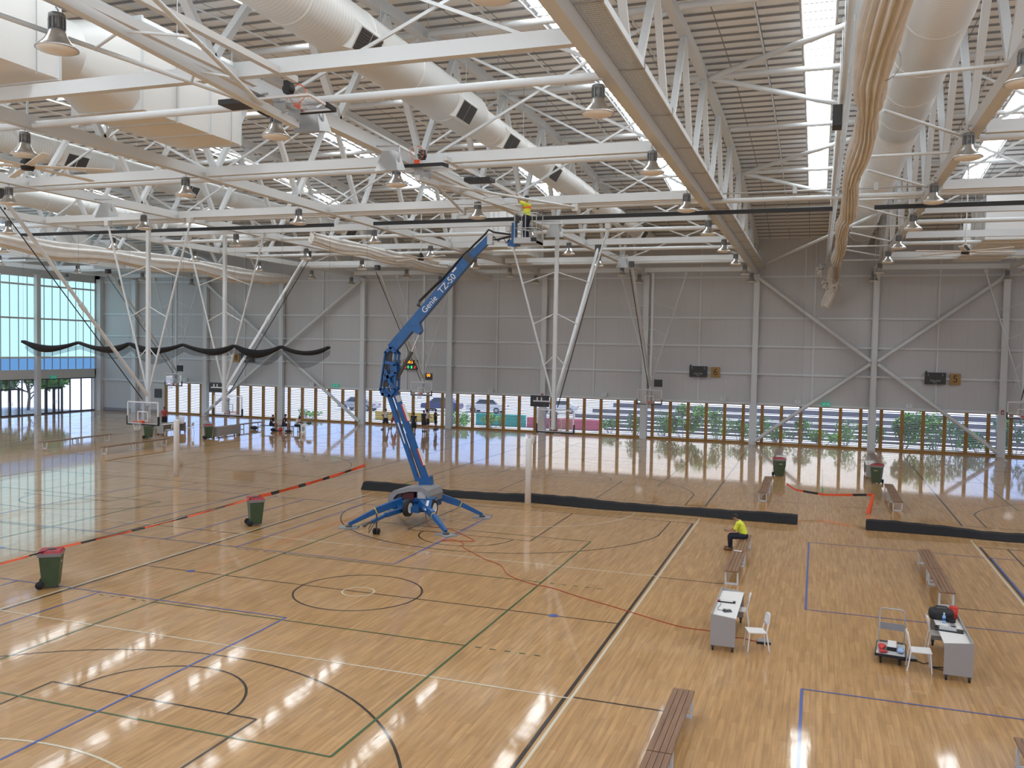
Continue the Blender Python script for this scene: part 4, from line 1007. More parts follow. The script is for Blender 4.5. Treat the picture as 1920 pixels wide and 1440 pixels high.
fine = []
for i in range(len(wp)-1):
    p0,p1,p2,p3 = [Vector(wp[max(0,min(len(wp)-1,j))]) for j in (i-1,i,i+1,i+2)]
    for q in range(5):
        s = q/5; fine.append(.5*((2*p1)+(p2-p0)*s+(2*p0-5*p1+4*p2-p3)*s*s+(3*p1-p0-3*p2+p3)*s**3))
fine.append(Vector(wp[-1]))
tag(obj('extension_cord', G().path([(p.x,p.y,max(.012,p.z)) for p in fine], .013, 5), 'orange'), 'long orange extension cord from the lift to the left desk', 'cord')
# platform trolley with its load
t = thing('platform_trolley', 'grey platform trolley with folding handle beside the right desk', 'trolley', (13.86,-.12,0), -.10)
obj('deck', G().box(-.30,.30,-.46,.46,.19,.23), 'lgrey', t); obj('bumper', G().box(-.32,.32,-.48,-.46,.18,.24).box(-.32,.32,.46,.48,.18,.24).box(-.32,-.30,-.48,.48,.18,.24).box(.30,.32,-.48,.48,.18,.24), 'black', t)
hp = [(-.27,.44,.22),(-.27,.48,.95),(-.24,.485,1.01),(-.18,.49,1.03),(.18,.49,1.03),(.24,.485,1.01),(.27,.48,.95),(.27,.44,.22)]
obj('handle', G().path(hp, .016, 8), 'galv', t); obj('handle_panel', G().bar((-.27,.46,.62),(.27,.46,.62),.012,.16), 'grey', t); obj('lock_bar', G().tube((-.29,.44,.27),(.29,.44,.27),.012,n=6), 'dark', t)
for sx in (-1,1):
    for sy in (-1,1): obj('castor', G().lathe([(0,-.02),(.065,-.02),(.065,.02),(0,.02)], 14, o=(sx*.2,sy*.34,.065), axis='x').box(sx*.2-.03,sx*.2+.03,sy*.34-.04,sy*.34+.04,.12,.19), 'rubber', t)
def onto(dx,dy): 
    a = -.10; return (13.86+dx*math.cos(a)-dy*math.sin(a), -.12+dx*math.sin(a)+dy*math.cos(a), .231)
def lump(nm, lab, cat, loc, r, m, seed):
    R_ = random.Random(seed); n, k = 14, 9; vs = []
    for j in range(k+1):
        for i in range(n):
            a = 2*PI*i/n; tt = PI*j/k; q = 1+.18*math.sin(3*a+seed)*math.sin(tt)+R_.uniform(-.08,.08)*math.sin(tt)
            vs.append((r[0]*q*math.sin(tt)*math.cos(a), r[1]*q*math.sin(tt)*math.sin(a), r[2]*(1+math.cos(tt)*(.9+.1*q))))
    o = obj(nm, G().add(vs, [(j*n+i, (j+1)*n+i, (j+1)*n+(i+1)%n, j*n+(i+1)%n) for j in range(k) for i in range(n)], True), m); o.location = loc
    return tag(o, lab, cat)
lump('harness', 'red and white harness heaped on the trolley at its left', 'harness', onto(-.19,-.05), (.085,.16,.055), 'redp', 1)
lump('rag', 'small red cloth on the trolley at its near left corner', 'cloth', onto(-.16,-.33), (.09,.08,.03), 'redcloth', 2)
lump('plastic_bag', 'blue grey plastic bag on the right end of the trolley', 'bag', onto(.20,-.12), (.075,.2,.05), 'bottle', 3)
t = thing('tool_case', 'white and black tool case lying on the trolley', 'case', onto(.02,.05), -.1); obj('lower_half', G().box(-.1,.1,-.2,.2,0,.09), 'black', t); obj('lid', G().hexa([(-.1,-.2,.09),(.1,-.2,.09),(.1,.2,.09),(-.1,.2,.09)],[(-.085,-.18,.13),(.085,-.18,.13),(.085,.18,.13),(-.085,.18,.13)]), 'white', t)
# netball posts in white padding
npst = None
for (x,lab) in ((.02,'white padded goal post standing right of the lift'),(-19.2,'white padded goal post at left behind the near courts')):
    if npst is None:
        npst = thing('netball_post', lab, 'goal post', (x,15.3,0), 0, 'white padded goal posts')
        obj('padding', G().lathe([(.0,0),(.14,0),(.14,2.9),(.10,2.95),(0,2.95)], 24), 'pad', npst); obj('pole', G().tube((0,0,2.9),(0,0,3.1),.04,n=10), 'mirror', npst)
        rg = G().path([(.19*math.cos(2*PI*i/20), -.35+.19*math.sin(2*PI*i/20)+.7, 3.05) for i in range(20)], .01, 5, True).tube((0,0,3.05),(0,.17,3.05),.012,n=6)
        rm = obj('ring', rg, 'mirror', npst)
        obj('net', G().lathe([(.185,3.04),(.12,2.7)], 16, o=(0,.35,0)), 'wnet', rm)
    else: dup(npst, (x,15.3,0), 0, lab)

# ================================================================ BOOM LIFT
YB = 10.1
t = thing('boom_lift', 'blue towable boom lift raised on its outriggers', 'boom lift', (-2.7, 9.7, 0))
O = Vector((-2.7, 9.7, 0))
def lp(n, g, m, par=None): return obj(n, g.xf(lambda p: p-O), m, par or t)
# chassis
g = G().box(-3.15,-2.25,8.7,10.9,.55,.78).box(-3.3,-2.1,9.3,10.2,.48,.70)
lp('chassis', g, 'blue')
hood = [(-3.84,.72),(-3.80,1.05),(-3.58,1.26),(-2.95,1.42),(-2.38,1.47),(-2.1,1.36),(-2.0,1.15),(-2.04,.88),(-2.14,.9),(-2.16,1.12),(-2.36,1.30),(-2.92,1.26),(-3.42,1.13),(-3.58,.98),(-3.62,.72)]
lp('engine_cover', G().prism(hood, 9.2, 10.45), 'grey')
lp('turntable', G().lathe([(0,.78),(.42,.78),(.42,.95),(0,.95)], 28, o=(-2.7,9.85,0)).box(-3.35,-2.05,9.35,10.5,.92,1.02), 'blue')
lp('battery_box', G().box(-3.25,-2.75,9.3,9.7,.95,1.22), 'maroon'); lp('battery_box', G().box(-3.62,-3.3,9.35,10.3,.85,1.22), 'dark')
lp('control_box', G().box(-2.55,-2.2,9.22,9.32,1.02,1.36), 'lgrey')
lp('engine', G().box(-2.7,-2.1,9.4,10.2,1.02,1.35), 'black')
lp('mudguard', G().hexa([(-2.02,8.58,.72),(-1.72,8.58,.72),(-1.72,8.62,.72),(-2.02,8.62,.72)],[(-2.02,8.80,1.08),(-1.72,8.80,1.08),(-1.72,8.84,1.08),(-2.02,8.84,1.08)]).box(-2.02,-1.72,8.8,9.3,1.08,1.12), 'blue'); lp('guard_mark', G().hexa([(-1.93,8.565,.72),(-1.83,8.565,.72),(-1.83,8.575,.72),(-1.93,8.575,.72)],[(-1.93,8.77,1.06),(-1.83,8.77,1.06),(-1.83,8.785,1.06),(-1.93,8.785,1.06)]), 'white'); lp('axle', G().tube((-2.66,8.62,.74),(-2.5,9.2,.66),.05,n=8).tube((-1.80,9.0,.74),(-2.2,9.3,.66),.05,n=8), 'dark')
for (x,y,r) in ((-2.66,8.62,.33),(-1.80,9.0,.33)):
    w = lp('wheel', G().lathe([(0,-.10),(.2,-.10),(r*.95,-.09),(r,-.05),(r,.05),(r*.95,.09),(.2,.10),(.19,.06),(0,.06)], 26, o=(x,y,.74), axis='x'), 'rubber')
    rg = G().lathe([(0,.075),(.07,.075),(.08,.09),(.10,.07),(.17,.07),(.205,.103),(.19,.103)], 20, o=(x,y,.74), axis='x')
    for q in range(5):
        a = 2*PI*q/5; rg.cbox((x+.085,y+.13*math.cos(a),.74+.13*math.sin(a)),(.02,.03,.03))
    obj('rim', rg.xf(lambda p: p-O), 'white', w)
def outrig(rx, ry, ex, ey, z0=.92):
    a = Vector((rx,ry,z0)); b = Vector((ex,ey,.14)); m_ = a.lerp(b,.48)+Vector((0,0,.06))
    g = G().bar(a, m_, .19, .27, w1=.18, h1=.25).bar(m_, b, .15, .20, w1=.11, h1=.13)
    o = lp('outrigger', g, 'blue')
    obj('foot', G().lathe([(0,0),(.13,0),(.12,.04),(.05,.08),(0,.09)], 16, o=(ex,ey,.045)).xf(lambda p: p-O), 'dark', o)
    obj('sleeve_mark', G().bar(m_.lerp(b,.02)+Vector((0,0,.0)), m_.lerp(b,.06), .155, .206).xf(lambda p: p-O), 'yellow', o)
FEET = [(-4.62,7.55),(-.72,7.85),(-.70,11.5),(-4.7,11.6)]
outrig(-3.1,9.0,*FEET[0]); outrig(-2.3,9.0,*FEET[1]); outrig(-2.25,10.6,*FEET[2]); outrig(-3.15,10.6,*FEET[3])
lp('drawbar', G().bar((-2.85,9.0,.66),(-3.05,7.5,.62),.14,.16).bar((-3.05,7.5,.62),(-3.2,6.75,.5),.10,.12), 'blue')
g = G().path([(-3.2,6.75,.5),(-3.25,6.5,.48),(-3.28,6.35,.42)], .05, 8).tube((-3.12,6.95,.2),(-3.12,6.95,.78),.03,n=8).lathe([(0,-.03),(.07,-.03),(.07,.04),(0,.04)], 14, o=(-3.28,6.33,.42))
lp('hitch', g, 'dark')
for dx in (-.07,.07): lp('jockey_wheel', G().lathe([(0,-.035),(.115,-.035),(.115,.035),(0,.035)], 18, o=(-3.12+dx,6.95,.117), axis='x'), 'rubber')
lp('safety_cable', G().path([(-3.2,6.9,.55),(-3.35,6.8,.25),(-3.3,6.7,.08),(-3.22,6.8,.3),(-3.15,7.0,.5)], .015, 5), 'dark')
# lower arms, riser plates, main boom - all in one vertical plane
def flat(n, pts, y0, y1, m, par=None): return lp(n, G().prism(pts, y0, y1), m, par)
g = G().bar((-2.55,YB+.0,1.3),(-2.62,YB,1.75),.34,.5,(1,0,0)).box(-2.95,-2.15,YB-.28,YB+.28,1.0,1.35)
lp('tower_base', g, 'blue')
def armbox(n, a, b, w, h, m, y=YB, par=None, h1=None): return lp(n, G().bar((a[0],y,a[1]),(b[0],y,b[1]),w,h,(0,0,1),h1=h1), m, par)
armbox('riser_arm', (-2.95,1.55), (-4.40,5.25), .13, .17, 'blue')
ra = armbox('riser_arm', (-2.58,1.6), (-4.10,5.30), .15, .23, 'blue')
armbox('arm_strip', (-2.70,2.2), (-2.97,2.87), .158, .07, 'redcloth', YB-.004, ra); armbox('arm_strip', (-3.42,3.95), (-3.70,4.62), .158, .07, 'redcloth', YB-.004, ra); armbox('arm_strip', (-2.66,2.22), (-2.93,2.89), .16, .03, 'white', YB-.004, ra); armbox('arm_strip', (-3.38,3.97), (-3.66,4.64), .16, .03, 'white', YB-.004, ra); armbox('arm_mark', (-3.80,4.72), (-3.90,4.97), .158, .15, 'lgrey', YB-.004, ra)
armbox('riser_cylinder', (-2.76,1.65), (-3.5,3.45), .05, .05, 'black')
LK = [(-4.60,5.22),(-4.40,6.68),(-4.16,6.90),(-3.94,6.66),(-3.98,6.22),(-3.92,5.85),(-3.95,5.25),(-4.2,4.95),(-4.5,5.0)]
for yy in (YB-.16, YB+.16):
    g = G(); pp = [(a,yy,b) for a,b in LK]
    for a, b in zip(pp, pp[1:]+pp[:1]): g.bar(a, b, .05, .13)
    g.bar((-4.48,yy,5.6),(-3.96,yy,5.9),.05,.14).bar((-4.44,yy,6.3),(-4.0,yy,6.25),.05,.12).bar((-4.4,yy,6.0),(-4.1,yy,5.3),.05,.12)
    for (a,b) in LK: g.lathe([(0,-.025),(.065,-.025),(.065,.025),(0,.025)], 10, o=(a,yy,b), axis='y')
    lp('riser_link', g, 'blue')
armbox('link_bar', (-4.45,5.3), (-4.28,6.75), .22, .1, 'dark'); armbox('link_bar', (-4.1,5.5), (-4.15,6.3), .22, .12, 'blue')
B0, B1, B2 = (-4.18,6.85), (-.78,10.55), (-.02,11.22)
bo = armbox('boom', B0, B1, .24, .42, 'blue', h1=.36)
armbox('boom_extension', (-1.0,10.33), B2, .17, .27, 'blue', par=None)
armbox('boom_collar', (-.98,10.34), (-.80,10.53), .26, .40, 'dark', par=bo)
d2 = (Vector((B1[0],B1[1]))-Vector((B0[0],B0[1]))).normalized(); nx = Vector((-d2.y, d2.x))
bl = lambda u, v: Vector((B0[0],B0[1]))+d2*u+nx*v
flat('cylinder_bracket', [tuple(bl(1.15,-.2)),tuple(bl(1.6,-.2)),tuple(bl(1.45,-.48)),tuple(bl(1.25,-.5))], YB-.12, YB+.12, 'blue')
for dy in (-.07,.07): lp('hose', G().path([(bl(2.1,.2).x,YB+dy,bl(2.1,.2).y),(bl(2.05,.36).x,YB+dy,bl(2.05,.36).y),(bl(2.25,.42).x,YB+dy,bl(2.25,.42).y),(bl(3.0,.36).x,YB+dy,bl(3.0,.36).y),(bl(3.6,.28).x,YB+dy,bl(3.6,.28).y),(bl(5.0,.25).x,YB+dy,bl(5.0,.25).y)], .032, 6), 'black')
lp('lift_cylinder', G().tube((-3.98,YB,5.6),(-3.30,YB,6.75),.075,n=10), 'dark'); lp('cylinder_rod', G().tube((-3.30,YB,6.75),(bl(1.38,-.42).x,YB,bl(1.38,-.42).y),.035,n=10), 'alu')
ang = math.atan2(d2.y, d2.x)
Rt = Matrix.Rotation(-ang, 3, 'Y') @ Matrix.Rotation(PI/2, 3, 'X')
p1 = bl(2.45,-.03); p2 = bl(3.55,-.03)
text('Genie', .34, 'white', bo, Vector((p1.x,YB-.128,p1.y))-O, Rt); text('TZ-50', .36, 'white', bo, Vector((p2.x,YB-.128,p2.y))-O, Rt)
p3 = bl(4.15,.12); lp('warning_patch', G().bar((p3.x-.08,YB-.124,p3.y-.085),(p3.x+.08,YB-.124,p3.y+.085),.01,.06), 'white', bo)
for (u_,v_) in ((-.62,-.10),(.1,-.22)): pass
armbox('arm_strip', (-3.52,3.05), (-3.85,3.88), .138, .045, 'white', YB-.004, ra)
# jib and platform
J0 = Vector((-.05,YB,11.2)); J1 = Vector((.92,YB,11.22))
lp('jib', G().bar(J0+Vector((0,0,.06)),J1+Vector((0,0,.10)),.12,.10).bar(J0+Vector((.05,0,-.12)),J1+Vector((0,0,-.22)),.10,.07), 'steelg')
lp('jib_knuckle', G().box(-.12,.1,YB-.1,YB+.1,10.95,11.32), 'galv'); lp('jib_cylinder', G().tube(J0+Vector((.1,0,-.1)),J1+Vector((-.1,0,.02)),.04,n=8), 'black')
lp('hose', G().path([(bl(5.0,.25).x,YB,bl(5.0,.25).y),(-.22,YB-.05,11.35),(-.08,YB-.05,11.52),(.12,YB-.05,11.42),(.5,YB-.05,11.36),(.85,YB-.05,11.3)], .04, 6), 'black')
lp('hose', G().path([(.15,YB-.12,11.25),(.35,YB-.12,11.05),(.55,YB-.12,11.2),(.68,YB-.12,10.98),(.82,YB-.12,11.15)], .022, 5), 'black')
lp('platform_post', G().box(.88,1.04,YB-.12,YB+.12,10.85,11.75).box(1.0,1.14,YB-.2,YB+.2,10.88,11.1), 'blue'); lp('rotator', G().box(.72,.92,YB-.1,YB+.1,10.88,11.1), 'blue')
PF = G().box(1.08,1.98,YB-.42,YB+.42,10.93,11.02).box(1.08,1.98,YB-.43,YB-.40,10.93,11.14).box(1.08,1.98,YB+.40,YB+.43,10.93,11.14).box(1.95,1.98,YB-.42,YB+.42,10.93,11.14)
pf = lp('platform', PF, 'galv')
g = G()
for (x,y) in ((1.1,-.4),(1.96,-.4),(1.96,.4),(1.1,.4),(1.53,-.4),(1.53,.4)): g.tube((x,YB+y,11.0),(x,YB+y,12.05),.018,n=6)
for z in (11.5,12.05): g.path([(1.1,YB-.4,z),(1.96,YB-.4,z),(1.96,YB+.4,z),(1.1,YB+.4,z)], .018, 6, True)
obj('guard_rail', g.xf(lambda p: p-O), 'galv', pf); obj('foot_control', G().box(1.8,1.98,YB-.55,YB-.43,10.98,11.12).xf(lambda p: p-O), 'black', pf)
obj('control_panel', G().box(1.02,1.14,YB-.3,YB+.05,11.75,12.0).xf(lambda p: p-O), 'dark', pf)
for i, (x,y) in enumerate(FEET[:3]):
    p = obj('ground_pad', G().box(-.36,.36,-.26,.26,0,.04), 'grey'); p.location = (x,y,.001); p.rotation_euler.z = (.3,-.5,.2)[i]
    tag(p, 'grey pad under the lift outrigger '+('nearest the left','nearest us','at right')[i], 'pad', 'outrigger pads')
p = obj('ground_pad', G().box(-.36,.36,-.26,.26,0,.04), 'grey'); p.location = (FEET[3][0],FEET[3][1],.001); tag(p, 'grey pad under the lift outrigger farthest back', 'pad', 'outrigger pads')

# ================================================================ PEOPLE
def bake(g, name, m, par, vox, sm=4):
    me = g.mesh(name); bm = bmesh.new(); bm.from_mesh(me); bmesh.ops.recalc_face_normals(bm, faces=bm.faces); bm.to_mesh(me); bm.free()
    o = bpy.data.objects.new(name, me); col.objects.link(o)
    r = o.modifiers.new('r', 'REMESH'); r.mode = 'VOXEL'; r.voxel_size = vox
    s = o.modifiers.new('s', 'SMOOTH'); s.factor = .5; s.iterations = sm
    dg = bpy.context.evaluated_depsgraph_get(); dg.update()
    me2 = bpy.data.meshes.new_from_object(o.evaluated_get(dg)); bpy.data.objects.remove(o); bpy.data.meshes.remove(me)
    me2.polygons.foreach_set('use_smooth', [True]*len(me2.polygons)); me2.name = name
    return obj(name, me2, m, par, fix=False)
BASE = dict(pel=(0,0,.95), wai=(0,0,1.10), che=(.0,0,1.32), nec=(.0,0,1.48), hea=(.02,0,1.63),
  sL=(0,.185,1.41), eL=(-.02,.235,1.13), wL=(.05,.25,.88), sR=(0,-.185,1.41), eR=(-.02,-.235,1.13), wR=(.05,-.25,.88),
  hL=(0,.09,.92), kL=(.03,.10,.50), aL=(0,.10,.085), tL=(.15,.115,.035), hR=(0,-.09,.92), kR=(.03,-.10,.50), aR=(0,-.10,.085), tR=(.15,-.115,.035))
def person(lab, loc, rz, P=None, top='wshirt', sleeve=.55, bottom='navy', leglen='long', shoe='boot', skin='skin', vox=.016, look=(1,0,0), extra=None, grp=None, cap=None):
    J = {k: Vector(v) for k, v in {**BASE, **(P or {})}.items()}
    t = thing('person', lab, 'person', loc, rz, grp)
    b = G(); lk = Vector(look).normalized()
    b.capsule(J['pel'], J['wai'], .125, .115).capsule(J['wai'], J['che'], .115, .135).capsule(J['che'], J['nec'], .11, .06)
    for s in 'LR':
        b.capsule(J['che'].lerp(J['s'+s],.35), J['s'+s], .085, .062).capsule(J['s'+s], J['e'+s], .05, .04).capsule(J['e'+s], J['w'+s], .04, .028)
        b.capsule(J['pel'].lerp(J['h'+s],.6), J['h'+s], .11, .09).capsule(J['h'+s], J['k'+s], .085, .06).capsule(J['k'+s], J['a'+s], .056, .04)
        b.capsule(J['a'+s], J['t'+s], .042, .034)
        d = (J['w'+s]-J['e'+s]).normalized(); sd = d.cross(Vector((0,0,1)));  sd = sd.normalized() if sd.length > .1 else Vector((1,0,0)) if abs(d.x) < .5 else Vector((0,1,0))
        if abs(d.z) > .7: sd = Vector((1,0,0))
        up = sd.cross(d); c = J['w'+s]+d*.055
        b.capsule(J['w'+s], c, .027, .034)
        for q, (off, ln_) in enumerate(((-.030,.065),(-.010,.078),(.011,.072),(.031,.055))):
            r0 = c+d*.02+sd*off; r1 = r0+d*ln_*.55+sd*off*.1-up*.006; r2 = r1+d*ln_*.42-up*.022
            b.capsule(r0, r1, .0105, .0095, 6).capsule(r1, r2, .0095, .008, 6)
        th = J['w'+s]+d*.03-sd*.03 if s == 'L' else J['w'+s]+d*.03-sd*.03
        b.capsule(th, th+d*.035-sd*.03-up*.008, .012, .010, 6).capsule(th+d*.035-sd*.03-up*.008, th+d*.066-sd*.035-up*.018, .010, .008, 6)
    b.capsule(J['nec']-Vector((0,0,.03)), J['hea'], .056, .055)
    H = J['hea']; upv = (H-J['nec']).normalized(); f = (lk-upv*lk.dot(upv)).normalized(); sv = upv.cross(f)
    R3 = Matrix((f, sv, upv)).transposed()
    b.ball(H+upv*.02, (.094,.076,.112), 14, 10, R3).ball(H-upv*.045+f*.03, (.06,.055,.062), 12, 8, R3)     # skull and jaw
    b.ball(H+f*.098-upv*.012, (.018,.014,.024), 8, 6, R3)                                              # nose
    for q in (-1,1): b.ball(H+sv*q*.078-f*.005-upv*.0, (.016,.012,.03), 8, 6, R3); b.ball(H+f*.082+sv*q*.03+upv*.03, (.014,.022,.010), 8, 6, R3)
    b.ball(H+f*.088-upv*.055, (.010,.024,.008), 8, 6, R3)
    obj_body = bake(b, 'body', skin, t, vox)
    for q in (-1,1): obj('eye', G().ball(H+f*.086+sv*q*.030+upv*.012, (.008,.012,.008), 8, 6, R3), 'dark', t)
    hg = G().ball(H+upv*.045-f*.012, (.098,.084,.098), 14, 10, R3).ball(H-f*.045+upv*.0, (.062,.074,.08), 12, 8, R3)
    hg.v = [p for p in hg.v]
    bake(hg, 'hair' if not cap else 'cap', cap or 'hair', t, max(.010, vox*.7), 2)
    s_ = G(); e = .018
    s_.capsule(J['pel'].lerp(J['wai'],.25), J['wai'], .128+e, .122+e).capsule(J['wai'], J['che'], .122+e, .142+e).tube(J['che'], J['nec']+Vector((0,0,-.0)), .115+e, .062+e)
    for q in 'LR':
        s_.capsule(J['che'].lerp(J['s'+q],.35), J['s'+q], .092+e, .065+e)
        if sleeve > 0: s_.tube(J['s'+q], J['s'+q].lerp(J['e'+q], sleeve), .056+e, .055+e)
    bake(s_, 'shirt', top, t, max(vox, .012))
    p_ = G(); p_.capsule(J['pel'], J['pel'].lerp(J['wai'],.35), .138+e, .125+e)
    for q in 'LR':
        p_.capsule(J['pel'].lerp(J['h'+q],.6), J['h'+q], .115+e, .098+e)
        if leglen == 'long': p_.capsule(J['h'+q], J['k'+q], .092+e, .066+e).tube(J['k'+q], J['k'+q].lerp(J['a'+q],.93), .064+e, .05+e)
        else: p_.tube(J['h'+q], J['h'+q].lerp(J['k'+q],.92), .095+e, .095+e)
    bake(p_, 'trousers' if leglen == 'long' else 'shorts', bottom, t, max(vox, .012))
    for q in 'LR':
        d = (J['t'+q]-J['a'+q]); d.z = 0; d.normalize()
        f_ = G().capsule(J['a'+q]+d*-.04-Vector((0,0,.035)), J['t'+q]+d*.03+Vector((0,0,.012)), .052, .044)
        if leglen == 'long': f_.tube(J['a'+q]-Vector((0,0,.04)), J['a'+q]+(J['k'+q]-J['a'+q]).normalized()*.12, .055, .058)
        else: f_.tube(J['a'+q]-Vector((0,0,.04)), J['a'+q]+(J['k'+q]-J['a'+q]).normalized()*.05, .05, .046)
        bake(f_, 'shoe', shoe, t, max(vox*.8, .011), 2)
    return t
def P_(**k): return k
# seated worker: forearms on thighs, looking at what he holds
SIT = P_(pel=(0,0,.55), wai=(.03,0,.68), che=(.14,0,.90), nec=(.22,0,1.05), hea=(.30,0,1.17), sL=(.19,.19,.99), eL=(.30,.22,.73), wL=(.52,.10,.70), sR=(.19,-.19,.99), eR=(.32,-.22,.73), wR=(.53,-.08,.68),
  hL=(.05,.10,.53), kL=(.47,.13,.50), aL=(.45,.12,.09), tL=(.60,.15,.04), hR=(.05,-.10,.53), kR=(.48,-.13,.50), aR=(.47,-.14,.09), tR=(.62,-.16,.04))
person('person in yellow shirt and dark trousers sitting hunched on a bench', (9.82, 9.75, 0), PI-.05, SIT, 'hivis', .85, 'navy', 'long', 'boot', 'skin', .009, (1,0,-.55))
tag(obj('phone', G().cbox((0,0,0),(.10,.06,.012)), 'black'), 'small dark phone held by the seated worker in yellow', 'phone'); bpy.data.objects['phone'].location = (9.82-.64, 9.74, .70)
UP = P_(sL=(.0,.19,1.41), eL=(.20,.26,1.50), wL=(.33,.16,1.72), sR=(0,-.19,1.41), eR=(.22,-.25,1.45), wR=(.36,-.14,1.66))
pw = person('person in yellow and orange work shirt standing in the lift platform', (1.42, YB+.05, 11.025), PI*.95, UP, 'hivis', .8, 'navy', 'long', 'boot', 'skin', .011, (1,0,.5))
obj('shirt_band', G().lathe([(.157,-.05),(.168,0),(.160,.06)], 20, o=(0,0,1.30)), 'hiorange', pw)
for q in (-1,1): obj('reflective_band', G().lathe([(.088,0),(.088,.05)], 14, o=(.025,q*.10,.42)), 'lgrey', pw)
BS = P_(pel=(0,0,.52), wai=(.03,0,.66), che=(.10,0,.90), nec=(.13,0,1.06), hea=(.17,0,1.20), sL=(.11,.18,.99), eL=(.22,.22,.74), wL=(.42,.14,.62), sR=(.11,-.18,.99), eR=(.24,-.21,.74), wR=(.42,-.12,.60),
  hL=(.04,.10,.50), kL=(.45,.13,.50), aL=(.46,.13,.09), tL=(.61,.15,.04), hR=(.04,-.10,.50), kR=(.45,-.13,.50), aR=(.48,-.14,.09), tR=(.63,-.16,.04))
person('person in black singlet sitting leftmost of three on the far left', (-28.9, 37.7, 0), .1, BS, 'blkshirt', 0, 'navy', 'short', 'dark', 'skin', .02)
person('person in black singlet sitting in the middle of three, far left', (-28.0, 38.1, 0), .1, {**BS, 'hea':(.17,0,1.24), 'nec':(.13,0,1.09)}, 'blkshirt', 0, 'navy', 'short', 'dark', 'skin', .02)
person('person in white shirt sitting rightmost of three, bent over a table', (-26.9, 38.2, 0), .0, {**BS, 'che':(.16,0,.88), 'nec':(.22,0,1.03), 'hea':(.30,0,1.13), 'sL':(.2,.18,.96), 'sR':(.2,-.18,.96), 'wL':(.5,.14,.72), 'wR':(.5,-.12,.72)}, 'wshirt', .9, 'blkshirt', 'long', 'dark', 'skind', .02)
RUN = P_(kL=(.32,.10,.62), aL=(.05,.10,.30), tL=(.14,.11,.16), kR=(-.06,-.10,.48), aR=(-.34,-.10,.12), tR=(-.26,-.11,.03), eL=(-.18,.24,1.16), wL=(.02,.22,1.04), eR=(.12,-.24,1.16), wR=(.26,-.16,1.28), che=(.05,0,1.32), nec=(.08,0,1.48), hea=(.12,0,1.62))
WID = P_(aL=(.06,.24,.085), tL=(.2,.28,.035), kL=(.08,.18,.5), aR=(-.1,-.24,.085), tR=(.04,-.28,.035), kR=(.02,-.18,.49), eL=(.1,.3,1.2), wL=(.3,.28,1.25), eR=(.1,-.3,1.2), wR=(.3,-.3,1.22))
person('person in white shirt and dark shorts striding, left of the lift arm', (-21.6, 43.3, 0), PI*.85, WID, 'wshirt', .5, 'navy', 'short', 'dark', 'skin', .02)
person('person in red singlet mostly hidden behind the striding white shirt player', (-21.5, 44.6, 0), 2.6, WID, 'rshirt', 0, 'rshirt', 'short', 'dark', 'skin', .02)
person('person in dark singlet and long black shorts just right of the lift arm', (-17.9, 40.9, 0), 1.9, P_(kR=(.1,-.12,.5)), 'blkshirt', 0, 'blkshirt', 'short', 'dark', 'skind', .02)
person('person in black top standing behind the dark singlet player', (-18.2, 43.4, 0), 1.3, None, 'blkshirt', .3, 'blkshirt', 'short', 'dark', 'skin', .02)
person('person in white singlet and black shorts with back turned, far court', (-18.35, 44.4, 0), 1.4, P_(wL=(.2,.25,1.1), wR=(.2,-.25,1.1)), 'wshirt', 0, 'blkshirt', 'short', 'wshirt', 'skin', .02)
person('person in black kit, rightmost of the players near the louvres', (-18.0, 45.3, 0), .4, WID, 'blkshirt', .4, 'blkshirt', 'short', 'dark', 'skin', .02)
person('person in red shirt and dark shorts seen through the left glass backboard', (-37.0, 35.0, 0), -1.2, None, 'rshirt', .5, 'navy', 'short', 'dark', 'skin', .02)
# their bench, bags and balls
def small_bench(x, y, L, lab):
    t = thing('low_bench', lab, 'bench', (x,y,0), .1)
    obj('seat', G().box(-L/2,L/2,-.18,.18,.40,.44), 'dark', t)
    for s in (-1,1): obj('leg_frame', G().box(s*(L/2-.15)-.03,s*(L/2-.15)+.03,-.16,-.11,0,.4).box(s*(L/2-.15)-.03,s*(L/2-.15)+.03,.11,.16,0,.4).box(s*(L/2-.15)-.03,s*(L/2-.15)+.03,-.16,.16,0,.04), 'steel', t)
small_bench(-29.2, 37.75, 1.3, 'dark seated low bench under the leftmost seated player'); small_bench(-28.05, 38.15, .8, 'low bench under the middle seated player'); small_bench(-26.95, 38.2, .8, 'low bench under the white shirted sitter')
t = thing('card_table', 'white table with a black number 8 in front of the white shirted sitter', 'table', (-25.75,38.0,0)); obj('tabletop', G().box(-.45,.45,-.3,.3,.62,.65), 'white', t); obj('front_panel', G().box(-.42,.05,-.29,-.27,.0,.6), 'white', t)
for s in (-1,1): obj('leg', G().box(s*.42-.02,s*.42+.02,.24,.28,0,.62), 'steel', t)
text('8', .5, 'black', t, (-.18,-.295,.3), (PI/2,0,0), 'numeral')
for i, (x,y,r,m_,lab) in enumerate(((-30.6,37.9,(.34,.2,.16),'black','black sports bag on the floor left of the seated players'),(-28.5,37.4,(.2,.15,.14),'navy','dark sports bag under the seated players, leftmost'),(-27.9,37.5,(.16,.14,.16),'redcloth','red bag on the floor by the seated players'),(-27.2,37.5,(.3,.15,.10),'black','black bag by the feet of the seated players'),(-25.6,38.0,(.22,.14,.12),'dark','dark bag lying on the white table with the number 8'))):
    lump('sports_bag', lab, 'bag', (x,y,.652 if i == 4 else .001), r, m_, 10+i)

